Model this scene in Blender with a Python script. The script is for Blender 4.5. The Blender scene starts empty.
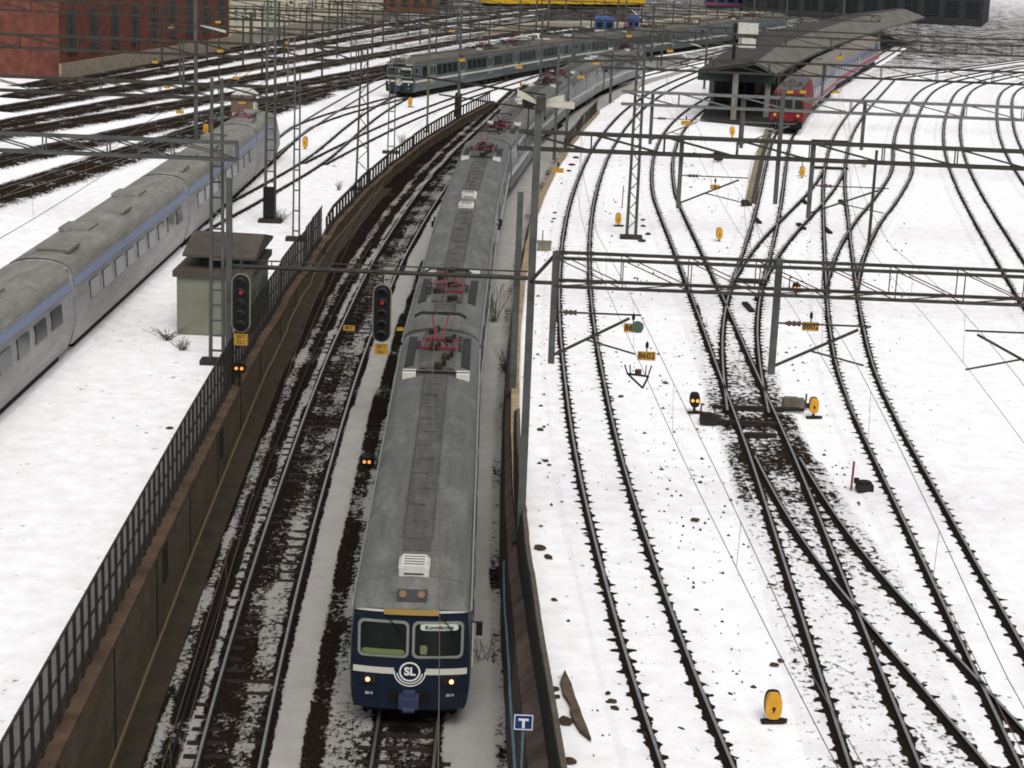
import bpy, bmesh, math, random
import numpy as np
from mathutils import Vector, Matrix, kdtree, noise as mnoise
R = math.radians
random.seed(7)
S = bpy.context.scene
COL = S.collection

# ------------------------------------------------------------------ camera, world, sun, exposure
FPX, PITCH, ROLL, CH = 1821.6, 0.24815, -0.04067, 17.135
cf = Vector((0, math.cos(PITCH), -math.sin(PITCH)))
cu0 = Vector((0, math.sin(PITCH), math.cos(PITCH))); cr0 = Vector((1, 0, 0))
cr = math.cos(ROLL)*cr0 - math.sin(ROLL)*cu0
cu = math.sin(ROLL)*cr0 + math.cos(ROLL)*cu0
cam = bpy.data.cameras.new('camera'); camo = bpy.data.objects.new('camera', cam); COL.objects.link(camo)
cam.sensor_width = 36; cam.lens = FPX*36/1024; cam.clip_start = .5; cam.clip_end = 6000
m = Matrix((( cr.x, cu.x, -cf.x, 0), (cr.y, cu.y, -cf.y, 0), (cr.z, cu.z, -cf.z, CH), (0, 0, 0, 1)))
camo.matrix_world = m
S.camera = camo
S.render.resolution_x, S.render.resolution_y = 1024, 768

w = bpy.data.worlds.new('World'); S.world = w; w.use_nodes = True
nt = w.node_tree; nt.nodes.clear()
sky = nt.nodes.new('ShaderNodeTexSky'); sky.sky_type = 'NISHITA'; sky.sun_disc = False
sky.sun_elevation = R(52); sky.sun_rotation = R(170); sky.dust_density = 4; sky.air_density = 1.0
hs = nt.nodes.new('ShaderNodeHueSaturation'); hs.inputs['Saturation'].default_value = .22
bg = nt.nodes.new('ShaderNodeBackground'); bg.inputs[1].default_value = .13
wo = nt.nodes.new('ShaderNodeOutputWorld')
nt.links.new(sky.outputs[0], hs.inputs['Color']); nt.links.new(hs.outputs[0], bg.inputs[0]); nt.links.new(bg.outputs[0], wo.inputs[0])
sl = bpy.data.lights.new('sun', 'SUN'); sl.energy = .9; sl.angle = R(30); sl.color = (1, .965, .92)
so = bpy.data.objects.new('sun', sl); COL.objects.link(so)
az, el = R(170), R(52)
sd = Vector((math.sin(az)*math.cos(el), math.cos(az)*math.cos(el), math.sin(el)))
so.rotation_euler = sd.to_track_quat('Z', 'Y').to_euler()
S.view_settings.view_transform = 'Standard'; S.view_settings.look = 'None'
S.view_settings.gamma = 1; S.view_settings.exposure = 0.36
S.render.engine = 'CYCLES'
S.cycles.filter_width = 1.8

# ------------------------------------------------------------------ pixel of the survey -> place on the ground
def ray(x, y):
    return cf + cr*((x-512)/FPX) - cu*((y-384)/FPX)
def at(x, y, z=0.0):
    d = ray(x, y)
    if callable(z):
        Y = 60.
        for i in range(50):
            P = d*((z(Y)-CH)/d.z); Y = .5*Y+.5*P.y
    else:
        P = d*((z-CH)/d.z)
    return Vector((P.x, P.y, P.z+CH))
def atY(x, y, Y):
    d = ray(x, y); P = d*(Y/d.y)
    return Vector((P.x, P.y, P.z+CH))
KY = [10, 20, 40, 60, 68, 80, 92, 110, 130, 180, 230, 300]
KZ = [-4.3, -3.85, -2.93, -2.10, -1.80, -1.25, -.64, -.40, -.32, -.2, -.04, 0]
def zt(Y): return float(np.interp(Y, KY, KZ))
_YS = np.arange(0, 400, 1.); _ZS = np.interp(_YS, KY, KZ)
_ZS = np.convolve(np.pad(_ZS, 6, mode='edge'), np.ones(13)/13, 'valid')
def zt(Y): return float(np.interp(Y, _YS, _ZS))

# ------------------------------------------------------------------ materials
MAT = {}
def mat(name, col, rough=.7, metal=0., var=.0, scale=3., bump=0., emit=None, es=1., coat=0., spec=.22, stretch=None):
    if name in MAT: return MAT[name]
    m = bpy.data.materials.new(name); m.use_nodes = True; n = m.node_tree.nodes; l = m.node_tree.links
    b = n['Principled BSDF']; b.inputs['Base Color'].default_value = (*col, 1)
    b.inputs['Roughness'].default_value = rough; b.inputs['Metallic'].default_value = metal
    b.inputs['Specular IOR Level'].default_value = spec
    if coat: b.inputs['Coat Weight'].default_value = coat
    if emit: b.inputs['Emission Color'].default_value = (*emit, 1); b.inputs['Emission Strength'].default_value = es
    if var or bump:
        tc = n.new('ShaderNodeTexCoord'); no = n.new('ShaderNodeTexNoise'); no.inputs['Scale'].default_value = scale; no.inputs['Detail'].default_value = 6
        src = tc.outputs['Object']
        if stretch:
            mp = n.new('ShaderNodeMapping'); mp.inputs['Scale'].default_value = stretch; l.new(src, mp.inputs[0]); src = mp.outputs[0]
        l.new(src, no.inputs['Vector'])
        if var:
            cr_ = n.new('ShaderNodeValToRGB'); e = cr_.color_ramp.elements
            e[0].position = .3; e[1].position = .7
            e[0].color = (*[max(0, c*(1-var)) for c in col], 1); e[1].color = (*[min(1, c*(1+var)) for c in col], 1)
            l.new(no.outputs[0], cr_.inputs[0]); l.new(cr_.outputs[0], b.inputs['Base Color'])
        if bump:
            bp = n.new('ShaderNodeBump'); bp.inputs['Strength'].default_value = bump; bp.inputs['Distance'].default_value = .05
            l.new(no.outputs[0], bp.inputs['Height']); l.new(bp.outputs[0], b.inputs['Normal'])
    MAT[name] = m; return m

def grime(name, col, dust, rough=.65, seam=None, k=.5):
    """painted metal with long streaks, fine grit and patches of snow dust"""
    m = bpy.data.materials.new(name); m.use_nodes = True; n = m.node_tree.nodes; l = m.node_tree.links; b = n['Principled BSDF']
    b.inputs['Roughness'].default_value = rough; b.inputs['Specular IOR Level'].default_value = .25
    tc = n.new('ShaderNodeTexCoord')
    def nz(sc, st, det=5, rg=.6):
        mp = n.new('ShaderNodeMapping'); mp.inputs['Scale'].default_value = st; l.new(tc.outputs['Object'], mp.inputs[0])
        q = n.new('ShaderNodeTexNoise'); q.inputs['Scale'].default_value = sc; q.inputs['Detail'].default_value = det; q.inputs['Roughness'].default_value = rg; l.new(mp.outputs[0], q.inputs['Vector']); return q.outputs[0]
    def ramp(src, p0, p1, c0, c1):
        q = n.new('ShaderNodeValToRGB'); e = q.color_ramp.elements; e[0].position = p0; e[1].position = p1; e[0].color = (*c0, 1); e[1].color = (*c1, 1); l.new(src, q.inputs[0]); return q.outputs[0]
    def mix(f, a, c, mode='MIX'):
        q = n.new('ShaderNodeMix'); q.data_type = 'RGBA'; q.blend_type = mode
        if isinstance(f, float): q.inputs[0].default_value = f
        else: l.new(f, q.inputs[0])
        l.new(a, q.inputs[6]); l.new(c, q.inputs[7]); return q.outputs[2]
    base = ramp(nz(1.6, (2.2, .25, 1)), .3, .72, [c*.72 for c in col], [c*1.2 for c in col])
    grit = ramp(nz(9., (1, 1, 1), 6, .75), .35, .62, (.55, .53, .5), (1.08, 1.08, 1.08)); c1 = mix(k, base, grit, 'MULTIPLY')
    du = ramp(nz(.9, (1.2, .7, 1), 7, .72), .52, .68, (0, 0, 0), (1, 1, 1)); dc = n.new('ShaderNodeRGB'); dc.outputs[0].default_value = (*dust, 1)
    mm_ = n.new('ShaderNodeMath'); mm_.operation = 'MULTIPLY'; mm_.inputs[1].default_value = .45; l.new(du, mm_.inputs[0])
    c2 = mix(mm_.outputs[0], c1, dc.outputs[0])
    if seam:
        sp = n.new('ShaderNodeSeparateXYZ'); l.new(tc.outputs['Object'], sp.inputs[0]); q = n.new('ShaderNodeMath'); q.operation = 'PINGPONG'; q.inputs[1].default_value = seam; l.new(sp.outputs[1], q.inputs[0])
        g = n.new('ShaderNodeMath'); g.operation = 'LESS_THAN'; g.inputs[1].default_value = .02; l.new(q.outputs[0], g.inputs[0]); g2 = n.new('ShaderNodeMath'); g2.operation = 'MULTIPLY'; g2.inputs[1].default_value = .45; l.new(g.outputs[0], g2.inputs[0])
        bk = n.new('ShaderNodeRGB'); bk.outputs[0].default_value = (.02, .02, .02, 1); c2 = mix(g2.outputs[0], c2, bk.outputs[0])
    l.new(c2, b.inputs['Base Color']); MAT[name] = m; return m

def snow_mat(name, snow, dark, specks=.3, teeth=True):
    """snow lying on ballast: attribute 'soil' says how much ballast shows, 'dr' the metres to the nearest rail, UV.y the metres along the track"""
    m = bpy.data.materials.new(name); m.use_nodes = True; n = m.node_tree.nodes; l = m.node_tree.links
    b = n['Principled BSDF']; b.inputs['Roughness'].default_value = 1.; b.inputs['Specular IOR Level'].default_value = .0
    def math_(op, a, c=None, v=None, cl=False):
        q = n.new('ShaderNodeMath'); q.operation = op; q.use_clamp = cl
        for i, s in enumerate((a, c)):
            if s is None: continue
            if isinstance(s, (int, float)): q.inputs[i].default_value = s
            else: l.new(s, q.inputs[i])
        return q.outputs[0]
    geo = n.new('ShaderNodeNewGeometry'); P = geo.outputs['Position']
    def noise(sc, det=4, rough=.6, stretch=None):
        q = n.new('ShaderNodeTexNoise'); q.inputs['Scale'].default_value = sc; q.inputs['Detail'].default_value = det; q.inputs['Roughness'].default_value = rough
        src = P
        if stretch:
            mp = n.new('ShaderNodeMapping'); mp.inputs['Scale'].default_value = stretch; l.new(P, mp.inputs[0]); src = mp.outputs[0]
        l.new(src, q.inputs['Vector']); return q.outputs[0]
    n1 = noise(5.5 if teeth else 7.5, 6, .7, (1, .72, 1)); n2 = noise(.35, 3); n3 = noise(1.3, 3)
    at1 = n.new('ShaderNodeAttribute'); at1.attribute_name = 'soil'
    at2 = n.new('ShaderNodeAttribute'); at2.attribute_name = 'dr'
    soil = at1.outputs['Fac']; dr = at2.outputs['Fac']
    # patchiness over metres
    amt = math_('MULTIPLY', soil, math_('ADD', math_('MULTIPLY', math_('SUBTRACT', n2, .5), 1.8), 1.0))
    amt = math_('MULTIPLY', amt, math_('ADD', math_('MULTIPLY', math_('SUBTRACT', n3, .5), 1.2), 1.0))
    s0 = math_('ADD', .27, math_('MULTIPLY', amt, .55))
    if teeth:
        uv = n.new('ShaderNodeUVMap'); sp = n.new('ShaderNodeSeparateXYZ'); l.new(uv.outputs[0], sp.inputs[0])
        wv = math_('SINE', math_('MULTIPLY', sp.outputs[1], 2*math.pi/.65))
        tooth = math_('MULTIPLY', math_('SUBTRACT', noise(2.1, 3, .6), .36, cl=True), .85)
        wide = math_('ADD', .17, math_('MULTIPLY', math_('MAXIMUM', math_('ADD', wv, -.15), 0.), tooth))
        wide = math_('ADD', wide, math_('MULTIPLY', math_('SUBTRACT', n3, .5), .20))
        nr = math_('MULTIPLY', math_('SUBTRACT', wide, dr), 9., cl=True)
        nr = math_('MULTIPLY', nr, math_('GREATER_THAN', soil, .012))
        s0 = math_('ADD', s0, math_('MULTIPLY', nr, .75))
    fac = math_('ADD', math_('MULTIPLY', math_('SUBTRACT', s0, n1), 11.), .35, cl=True)
    # sparse crumbs everywhere
    n4 = noise(3.4, 3, .5); n5 = noise(.22, 3)
    cr1 = math_('MULTIPLY', math_('SUBTRACT', math_('SUBTRACT', specks, math_('MULTIPLY', n5, .30)), n4), 14., cl=True)
    fac = math_('MAXIMUM', fac, math_('MULTIPLY', cr1, .8))
    sn = n.new('ShaderNodeValToRGB'); e = sn.color_ramp.elements
    e[0].position = .25; e[1].position = .7
    e[0].color = (snow[0]*.83, snow[1]*.815, snow[2]*.80, 1); e[1].color = (*snow, 1)
    l.new(n3, sn.inputs[0])
    dk = n.new('ShaderNodeValToRGB'); e = dk.color_ramp.elements; e[0].position = .35; e[1].position = .7
    e[0].color = (*[c*.5 for c in dark], 1); e[1].color = (*[c*1.7 for c in dark], 1)
    n6 = noise(14., 3); l.new(n6, dk.inputs[0])
    dm_ = n.new('ShaderNodeMix'); dm_.data_type = 'RGBA'; l.new(math_('MULTIPLY', math_('MULTIPLY', soil, n1), 1.1, cl=True), dm_.inputs[0]); l.new(sn.outputs[0], dm_.inputs[6]); dm_.inputs[7].default_value = (*[c*.42 for c in snow], 1)
    mx = n.new('ShaderNodeMix'); mx.data_type = 'RGBA'
    l.new(fac, mx.inputs[0]); l.new(dm_.outputs[2], mx.inputs[6]); l.new(dk.outputs[0], mx.inputs[7])
    l.new(mx.outputs[2], b.inputs['Base Color'])
    bp = n.new('ShaderNodeBump'); bp.inputs['Strength'].default_value = .5; bp.inputs['Distance'].default_value = .06
    hh = math_('ADD', math_('MULTIPLY', fac, -.6), math_('ADD', math_('MULTIPLY', n3, .5), math_('MULTIPLY', n1, .35)))
    l.new(hh, bp.inputs['Height']); l.new(bp.outputs[0], b.inputs['Normal'])
    MAT[name] = m; return m

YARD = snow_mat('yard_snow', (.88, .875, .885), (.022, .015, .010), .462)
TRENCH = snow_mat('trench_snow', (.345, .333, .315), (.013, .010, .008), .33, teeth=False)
STEEL = mat('galvanised_steel', (.064, .067, .062), .6, .1, .3, 2.)
STEELD = mat('weathered_steel', (.038, .035, .029), .7, .2, .35, 3.)
GREENP = mat('green_paint', (.08, .10, .045), .6, 0, .3)
RUST = mat('rusty_steel', (.07, .04, .03), .75, .2, .4, 4.)
BLACK = mat('black_paint', (.006, .006, .007), .6)
DARKM = mat('dark_machinery', (.018, .015, .012), .8, .1, .4, 3.)
RAILS = mat('rail_side', (.014, .010, .008), .85, 0, .4, 6.)
RAILT = mat('rail_head', (.36, .35, .33), .32, .85, .15, 5.)
WOOD = mat('sleeper_wood', (.016, .012, .010), .95, 0, .5, 8.)
YEL = mat('yellow_enamel', (.50, .25, .02), .6, 0, .15, 5.)
YELD = mat('yellow_plate', (.36, .20, .025), .65, 0, .2, 5.)
WHITE = mat('white_enamel', (.50, .49, .44), .5, 0, .1)
WIRE = mat('wire_copper', (.14, .09, .075), .6, .3)
PORC = mat('brown_insulator', (.05, .02, .015), .3)
REDL = mat('red_lamp', (.4, .01, .02), .3, emit=(1, .05, .08), es=.18)
AMBL = mat('amber_lamp', (.8, .4, .1), .3, emit=(1, .24, .03), es=.8)
WARML = mat('warm_headlamp', (.9, .6, .4), .2, emit=(1, .5, .22), es=1.0)
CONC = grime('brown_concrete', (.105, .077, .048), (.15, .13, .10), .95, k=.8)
CAPM = mat('tan_coping', (.27, .20, .12), .85, 0, .3, 1.5, .3)
BOARD = mat('dark_boards', (.022, .018, .012), .95, 0, .5, 2.5, .4, stretch=(1, 3, .2))
BENCH = mat('dark_duct_cover', (.028, .021, .013), .95, 0, .3, 1.5, .3)

# ------------------------------------------------------------------ mesh helpers
class MB:
    def __init__(s): s.v = []; s.f = []; s.m = []; s.mats = []
    def mi(s, m):
        if m is None: return 0
        if m not in s.mats: s.mats.append(m)
        return s.mats.index(m)
    def add(s, vs, fs, m=None):
        o = len(s.v); s.v += [tuple(v) for v in vs]; i = s.mi(m)
        for f in fs: s.f.append([o+k for k in f]); s.m.append(i)
    def box(s, c, d, m=None, rz=0., rx=0., bev=0):
        c = Vector(c); hx, hy, hz = d[0]/2, d[1]/2, d[2]/2
        M = Matrix.Rotation(rz, 3, 'Z') @ Matrix.Rotation(rx, 3, 'X')
        vs = [c + M @ Vector((x*hx, y*hy, z*hz)) for z in (-1, 1) for x, y in ((-1, -1), (1, -1), (1, 1), (-1, 1))]
        s.add(vs, [(3, 2, 1, 0), (4, 5, 6, 7), (0, 1, 5, 4), (1, 2, 6, 5), (2, 3, 7, 6), (3, 0, 4, 7)], m)
    def bar(s, a, b, t, m=None, n=4, t2=None, cap=True):
        a, b = Vector(a), Vector(b); d = (b-a)
        if d.length < 1e-6: return
        d.normalize(); up = Vector((0, 0, 1)) if abs(d.z) < .9 else Vector((0, 1, 0))
        u = d.cross(up).normalized(); v = u.cross(d).normalized()
        t2 = t if t2 is None else t2; off = math.pi/4 if n == 4 else 0; k = math.sqrt(2) if n == 4 else 1
        vs = []
        for P, r in ((a, t), (b, t2)):
            for i in range(n):
                an = off+2*math.pi*i/n; vs.append(P+u*math.cos(an)*r/2*k+v*math.sin(an)*r/2*k)
        fs = [(i, (i+1) % n, n+(i+1) % n, n+i) for i in range(n)]
        if cap: fs += [tuple(reversed(range(n))), tuple(range(n, 2*n))]
        s.add(vs, fs, m)
    def tube(s, pts, r, m=None, n=4):
        pts = [Vector(p) for p in pts]; rings = []
        for i, P in enumerate(pts):
            d = (pts[min(i+1, len(pts)-1)]-pts[max(i-1, 0)]).normalized()
            up = Vector((0, 0, 1)) if abs(d.z) < .95 else Vector((0, 1, 0))
            u = d.cross(up).normalized(); v = u.cross(d)
            rings.append([P+u*math.cos(2*math.pi*k/n+.7)*r+v*math.sin(2*math.pi*k/n+.7)*r for k in range(n)])
        vs = [q for rg in rings for q in rg]
        fs = [(i*n+k, i*n+(k+1) % n, (i+1)*n+(k+1) % n, (i+1)*n+k) for i in range(len(pts)-1) for k in range(n)]
        fs += [tuple(reversed(range(n))), tuple(range(len(vs)-n, len(vs)))]
        s.add(vs, fs, m)
    def loft(s, rings, m=None, caps=True, closed=True):
        n = len(rings[0]); vs = [q for rg in rings for q in rg]
        fs = [(i*n+k, i*n+(k+1) % n, (i+1)*n+(k+1) % n, (i+1)*n+k) for i in range(len(rings)-1) for k in range(n if closed else n-1)]
        if caps: fs += [tuple(reversed(range(n))), tuple(range(len(vs)-n, len(vs)))]
        s.add(vs, fs, m)
    def cyl(s, c, r, h, m=None, n=16, axis='Z', r2=None):
        c = Vector(c); a = {'X': Vector((1, 0, 0)), 'Y': Vector((0, 1, 0)), 'Z': Vector((0, 0, 1))}[axis]
        s.bar(c-a*h/2, c+a*h/2, 2*r, m, n, None if r2 is None else 2*r2)
    def prism(s, outline, y0, y1, m=None):   # outline in x,z ; extruded along y
        n = len(outline)
        vs = [(x, y0, z) for x, z in outline]+[(x, y1, z) for x, z in outline]
        s.add(vs, [(i, (i+1) % n, n+(i+1) % n, n+i) for i in range(n)]+[tuple(reversed(range(n))), tuple(range(n, 2*n))], m)
    def mesh(s, name, m=None, smooth=False):
        me = bpy.data.meshes.new(name); me.from_pydata(s.v, [], s.f)
        ms = s.mats if s.mats else ([m] if m else [])
        for q in ms: me.materials.append(q)
        if s.mats: me.polygons.foreach_set('material_index', s.m)
        bm = bmesh.new(); bm.from_mesh(me); bmesh.ops.recalc_face_normals(bm, faces=bm.faces); bm.to_mesh(me); bm.free()
        if smooth:
            me.polygons.foreach_set('use_smooth', [True]*len(me.polygons))
            try: me.set_sharp_from_angle(angle=R(35))
            except Exception: pass
        me.update(); return me
    def build(s, name, m=None, parent=None, smooth=False):
        o = bpy.data.objects.new(name, s.mesh(name, m, smooth)); COL.objects.link(o)
        if parent: o.parent = parent
        return o

def thing(name, label, cat, loc=(0, 0, 0), rz=0., group=None):
    o = bpy.data.objects.new(name, None); COL.objects.link(o); o.location = loc; o.rotation_euler = (0, 0, rz)
    o.empty_display_size = .2
    return tag(o, label, cat, group)
def tag(o, label, cat, group=None):
    o['label'] = label; o['category'] = cat
    if group: o['group'] = group
    return o
def struct(o): o['kind'] = 'structure'; return o
KIDS = {}
def copy_tree(o, parent=None):
    c = o.copy(); COL.objects.link(c)
    if parent is not None: c.parent = parent
    for ch in list(o.children): copy_tree(ch, c)
    return c
def text_mesh(name, body, size, m, parent, loc, rot, depth=.004, bold=.0, align='CENTER', label=None):
    cu_ = bpy.data.curves.new(name, 'FONT'); cu_.body = body; cu_.size = size; cu_.align_x = align; cu_.align_y = 'CENTER'; cu_.extrude = depth; cu_.offset = bold
    cu_.resolution_u = 3
    t = bpy.data.objects.new(name, cu_); COL.objects.link(t)
    dg = bpy.context.evaluated_depsgraph_get(); me = bpy.data.meshes.new_from_object(t.evaluated_get(dg))
    COL.objects.unlink(t); bpy.data.objects.remove(t)
    me.materials.clear(); me.materials.append(m)
    o = bpy.data.objects.new(name, me); COL.objects.link(o); o.parent = parent; o.location = loc; o.rotation_euler = rot
    return o

# ------------------------------------------------------------------ track alignments
def crop(x0, y0, s, pts): return [(x0+a*s, y0+b*s) for a, b in pts]
def smooth_path(P, y0, y1, h0=3., step=.5):
    P = np.array(sorted([(p[0], p[1]) for p in P], key=lambda q: q[1]))
    Ys = np.arange(y0, y1+.01, step); X = []
    for Y in Ys:
        yc = min(max(Y, P[0, 1]), P[-1, 1]); h = max(h0, .07*yc)
        while True:
            wt = np.exp(-.5*((P[:, 1]-yc)/h)**2)
            if (wt > .25).sum() >= 3 or h > 60: break
            h *= 1.25
        A = np.stack([np.ones(len(P)), P[:, 1]-yc], 1)
        c = np.linalg.lstsq(A*wt[:, None]**.5, P[:, 0]*wt**.5, rcond=None)[0]
        X.append(c[0]+c[1]*(Y-yc))
    return np.stack([np.array(X), Ys], 1)
def from_rails(L, Rr, y0, y1, z=0., h0=3.):
    pts = []
    for lst, sg in ((L, 1), (Rr, -1)):
        W = sorted([at(x, y, z) for x, y in lst], key=lambda q: q.y)
        for i, q in enumerate(W):
            d = (W[min(i+1, len(W)-1)]-W[max(i-1, 0)]); d.z = 0; d.normalize()
            pts.append((q.x+sg*.7525*d.y, q.y-sg*.7525*d.x))
    return smooth_path(pts, y0, y1, h0)
def from_centre(C, y0, y1, z=0., h0=4.):
    return smooth_path([at(x, y, z)[:2] for x, y in C], y0, y1, h0)

T1L = [(660.9,768),(639.2,709),(620.2,657.5),(609.4,608.7),(606.2,584.4),(596.4,550),(585.2,498.5),(576.6,459),(568.4,409.5),(563,368),(559.3,328.4),(558.5,291.3),(560,261.6),(562.5,234.4),(568,207),(577.8,180),(587.7,153.3),(602.6,131),(620,115.3),(642.3,95.5),(664.6,83),(702,68)]
T1R = [(729.4,768),(712.3,722.5),(694.7,676.4),(675,622.3),(648.7,560),(632.4,506.3),(619.9,463.9),(610,421.8),(600.8,370),(593.2,328.4),(589.7,291),(589,259),(590.2,234.4),(593.2,204.7),(598.8,180),(607.5,160.7),(622.3,134),(639.8,109),(669.6,91.8),(701.9,76.9),(736.6,64.5)]
T2L = [(847.7,768),(823.4,692.7),(809.8,649.4),(793.6,595),(780,560),(773.8,533.6),(758.9,491.5),(749,459),(736.6,424.5),(724.2,392.2),(713,360),(706.8,338.8),(694.4,304),(679.5,269.3),(667.1,234.6),(653.5,199.8),(651,188.5),(652.2,161),(659.7,136.4),(679.5,114),(701.9,99),(736.6,84.3)]
T2R = [(872,657.5),(853.1,606),(832.8,560),(825.9,538.6),(808.5,494),(796.1,464),(781.2,429.5),(763.9,392),(747.7,360),(741.5,343.7),(726.7,311.5),(714.3,279.2),(696.9,242),(678.3,207.3),(672.6,188.5),(670.4,161),(678.3,136.4),(692,119),(719.2,99.2),(745,88)]
T3L = [(724.2,395),(720.8,370),(719.2,343.7),(720.5,319),(726.7,294),(736.6,271.8),(746.5,247),(755.2,217.2),(763.9,185),(768.8,151),(777.5,131.5)]
T3R = [(765,395),(759,370),(754,348.7),(752.7,319),(755.2,299),(763.9,279),(772.6,252),(778.8,222),(782.5,185),(785,161),(791,134)]
T3X = [(800,112),(817,92),(855,72),(880,60)]
T4L = [(741.5,432),(755.2,464.7),(764.4,485.5),(778.8,511.8),(791,531),(807,553.5),(834.2,589.8),(855.9,614.2),(872,633)]
T4R = [(781.2,429.5),(793.6,452.3),(808.5,476.6),(830.8,513.3),(858.3,556),(872,571)]
T5L = [(736.6,281.8),(744,266.8),(753.9,252),(773.8,229.6),(803.6,202.3),(818.4,185),(826,170)]
T5R = [(761,287),(771.3,259.4),(778.8,252),(798.6,227),(823.4,202.3),(843.2,180),(849,165)]
T6L = [(872,458),(863,439),(850.7,414.6),(838.3,385),(835.8,370),(830.8,343.7),(827.9,319),(826.4,291.6),(825.4,262),(823.9,217),(822.2,185),(825.9,158.8),(833.3,134),(848.2,109),(868,94)]
T6R = [(871.8,370),(868,353.6),(860.6,324),(856.9,296.6),(851.9,259),(847,222),(844,185),(845.7,158.8),(850.7,136.4),(860.6,119),(873,109)]
T7L = [(829,290),(828.4,270),(833.3,252),(843.2,234.6),(858,217),(874,202)]
T7R = [(857,284),(858,264),(863,249.5),(874,233)]
LTL = [(197.4,768),(208.2,719.8),(220.4,673.7),(236.7,617),(255.6,560),(276.2,496),(292.3,451.5),(308.4,407),(327.2,360),(338,338),(352.8,306),(367.6,276.4),(380,251.7),(394.8,229.5),(412,202),(429.5,180),(454,151),(491,118.7)]
LTR = [(261,768),(270.5,722.5),(281.3,676),(293.5,622),(306.5,560),(323.3,498.5),(334.4,459),(348,409.5),(362.3,360),(372.6,333),(397.3,271.5),(417,237),(434.4,207),(454,180),(479,150)]

P_T1 = from_rails(T1L, T1R, 22, 260)
P_T2 = from_rails(T2L, T2R, 22, 215)
P_T3 = from_rails(T3L, T3R, 57, 330) if False else smooth_path([tuple(q) for q in from_rails(T3L, T3R, 62, 158)[::6]]+[at(x, y)[:2] for x, y in T3X], 64.3, 300)
P_T4 = from_rails(T4L, T4R, 22, 59)
P_T5 = from_rails(T5L+[(827, 158), (831, 143)], T5R+[(848, 152), (852, 136)], 86, 138, h0=2.5)
P_T6 = from_rails(T6L, T6R, 22, 230)
P_T7 = from_rails(T7L, T7R, 88, 170, h0=2.5)
P_T6 = np.concatenate([P_T6, [[P_T6[-1, 0]+.62*(y-230), y] for y in np.arange(231, 331, 1.)]])
_y = P_T6[:, 1][P_T6[:, 1] > 172]; P_T7 = smooth_path([tuple(q) for q in P_T7[P_T7[:, 1] < 118][::4]]+[(np.interp(y, P_T6[:, 1], P_T6[:, 0])+5.2, y) for y in np.arange(132, 330, 4)], 88, 328, 5)
P_LT = from_rails(LTL, LTR, 18, 240, zt)
roofz = lambda Y: zt(Y)+3.75
tt = [at(403.4, 768, zt)[:2], (-2.25, 36), (-2.3, 42.8), at(436, 330, roofz)[:2], at(455, 255, roofz)[:2]]
tt += [at(x, y, roofz)[:2] for x, y in ((470, 199), (478, 165), (488, 138), (525, 96), (553, 74), (602, 54), (630, 47), (655, 42))]
P_TT = smooth_path(tt, 18, 300, 6.)
# keep the second trench track clear of the train beyond the bend
gap = np.interp(P_LT[:, 1], P_TT[:, 1], P_TT[:, 0])-P_LT[:, 0]
P_LT[:, 0] -= np.maximum(0, 3.9-gap)*(P_LT[:, 1] > 120)

t2r = [at(x, y, .2) for x, y in ((427, 97), (445, 94), (480, 84), (520, 73.5), (547, 69), (600, 61), (652, 56), (687, 51), (731, 43))]
P_S2 = []
for i, q in enumerate(t2r):
    d = t2r[min(i+1, 8)]-t2r[max(i-1, 0)]; d.z = 0; d.normalize(); P_S2.append((q.x-d.y*1.52, q.y+d.x*1.52))
bL = [(280,136),(300.5,118),(328,101),(362,90),(387,85)]; bR = [(280,156.5),(300.5,136),(328,113.5),(348,102.6),(387,89)]
pb = from_rails(bL, bR, 135, 195)
P_S2 = smooth_path([tuple(q) for q in pb[::10]][:-2]+P_S2, 100, 330, 9.)
P_S2[:, 0] += np.interp(P_S2[:, 1], [150, 172, 200, 250, 300], [0, 1.9, 1.7, .6, .3])
P_B2 = from_rails([(389.4,100.5),(362,114),(337,134.6),(314,158),(280,177),(231.6,208)], [(407,100.5),(386.7,110),(366,125),(351,141.5),(334.7,158),(307,175.7),(280,190.7),(262,200),(231.6,215)], 90, 190)
P_B3 = from_rails([(540,71),(495.7,85),(463,95.7),(420,110),(389.4,122.3),(367.5,133.3),(348,141.5),(314,158)], [(540,76.6),(509,86),(463,99.5),(420,118),(392,131),(367.5,143),(356.6,149.7),(334.7,162)], 128, 250)
P_X2 = np.array([(-18.6, float(Y)) for Y in np.arange(20, 230, 1.)])
P_X2[:, 0] += np.clip(P_X2[:, 1]-128, 0, None)**1.5*.006
FAR = []
for c in ([(150,65.5),(224,50.7),(298,39.6),(372.5,26),(440,17),(520,11)], [(150,74),(249,56),(348,38.5),(420,27),(500,18)],
          [(150,84),(249,68),(348,50),(420,36),(520,25)], [(150,97.5),(224,84),(298,70),(372,57),(440,44),(520,33),(600,24)],
          [(150,110),(224,97),(298,85),(360,73),(430,60),(500,47),(600,34),(700,20)], [(150,128),(210,115),(259,104),(308,92),(350,84),(395,74)],
          [(150,148),(190,136),(215,127),(262,112)]):
    W = [at(x, y) for x, y in c]
    FAR.append(smooth_path([q[:2] for q in W], W[0].y-30, min(W[-1].y+20, 420), 12., 1.))
P_C1 = from_centre([(625,80),(655,72),(700,62.5),(735,56)], 195, 260, h0=12)

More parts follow.
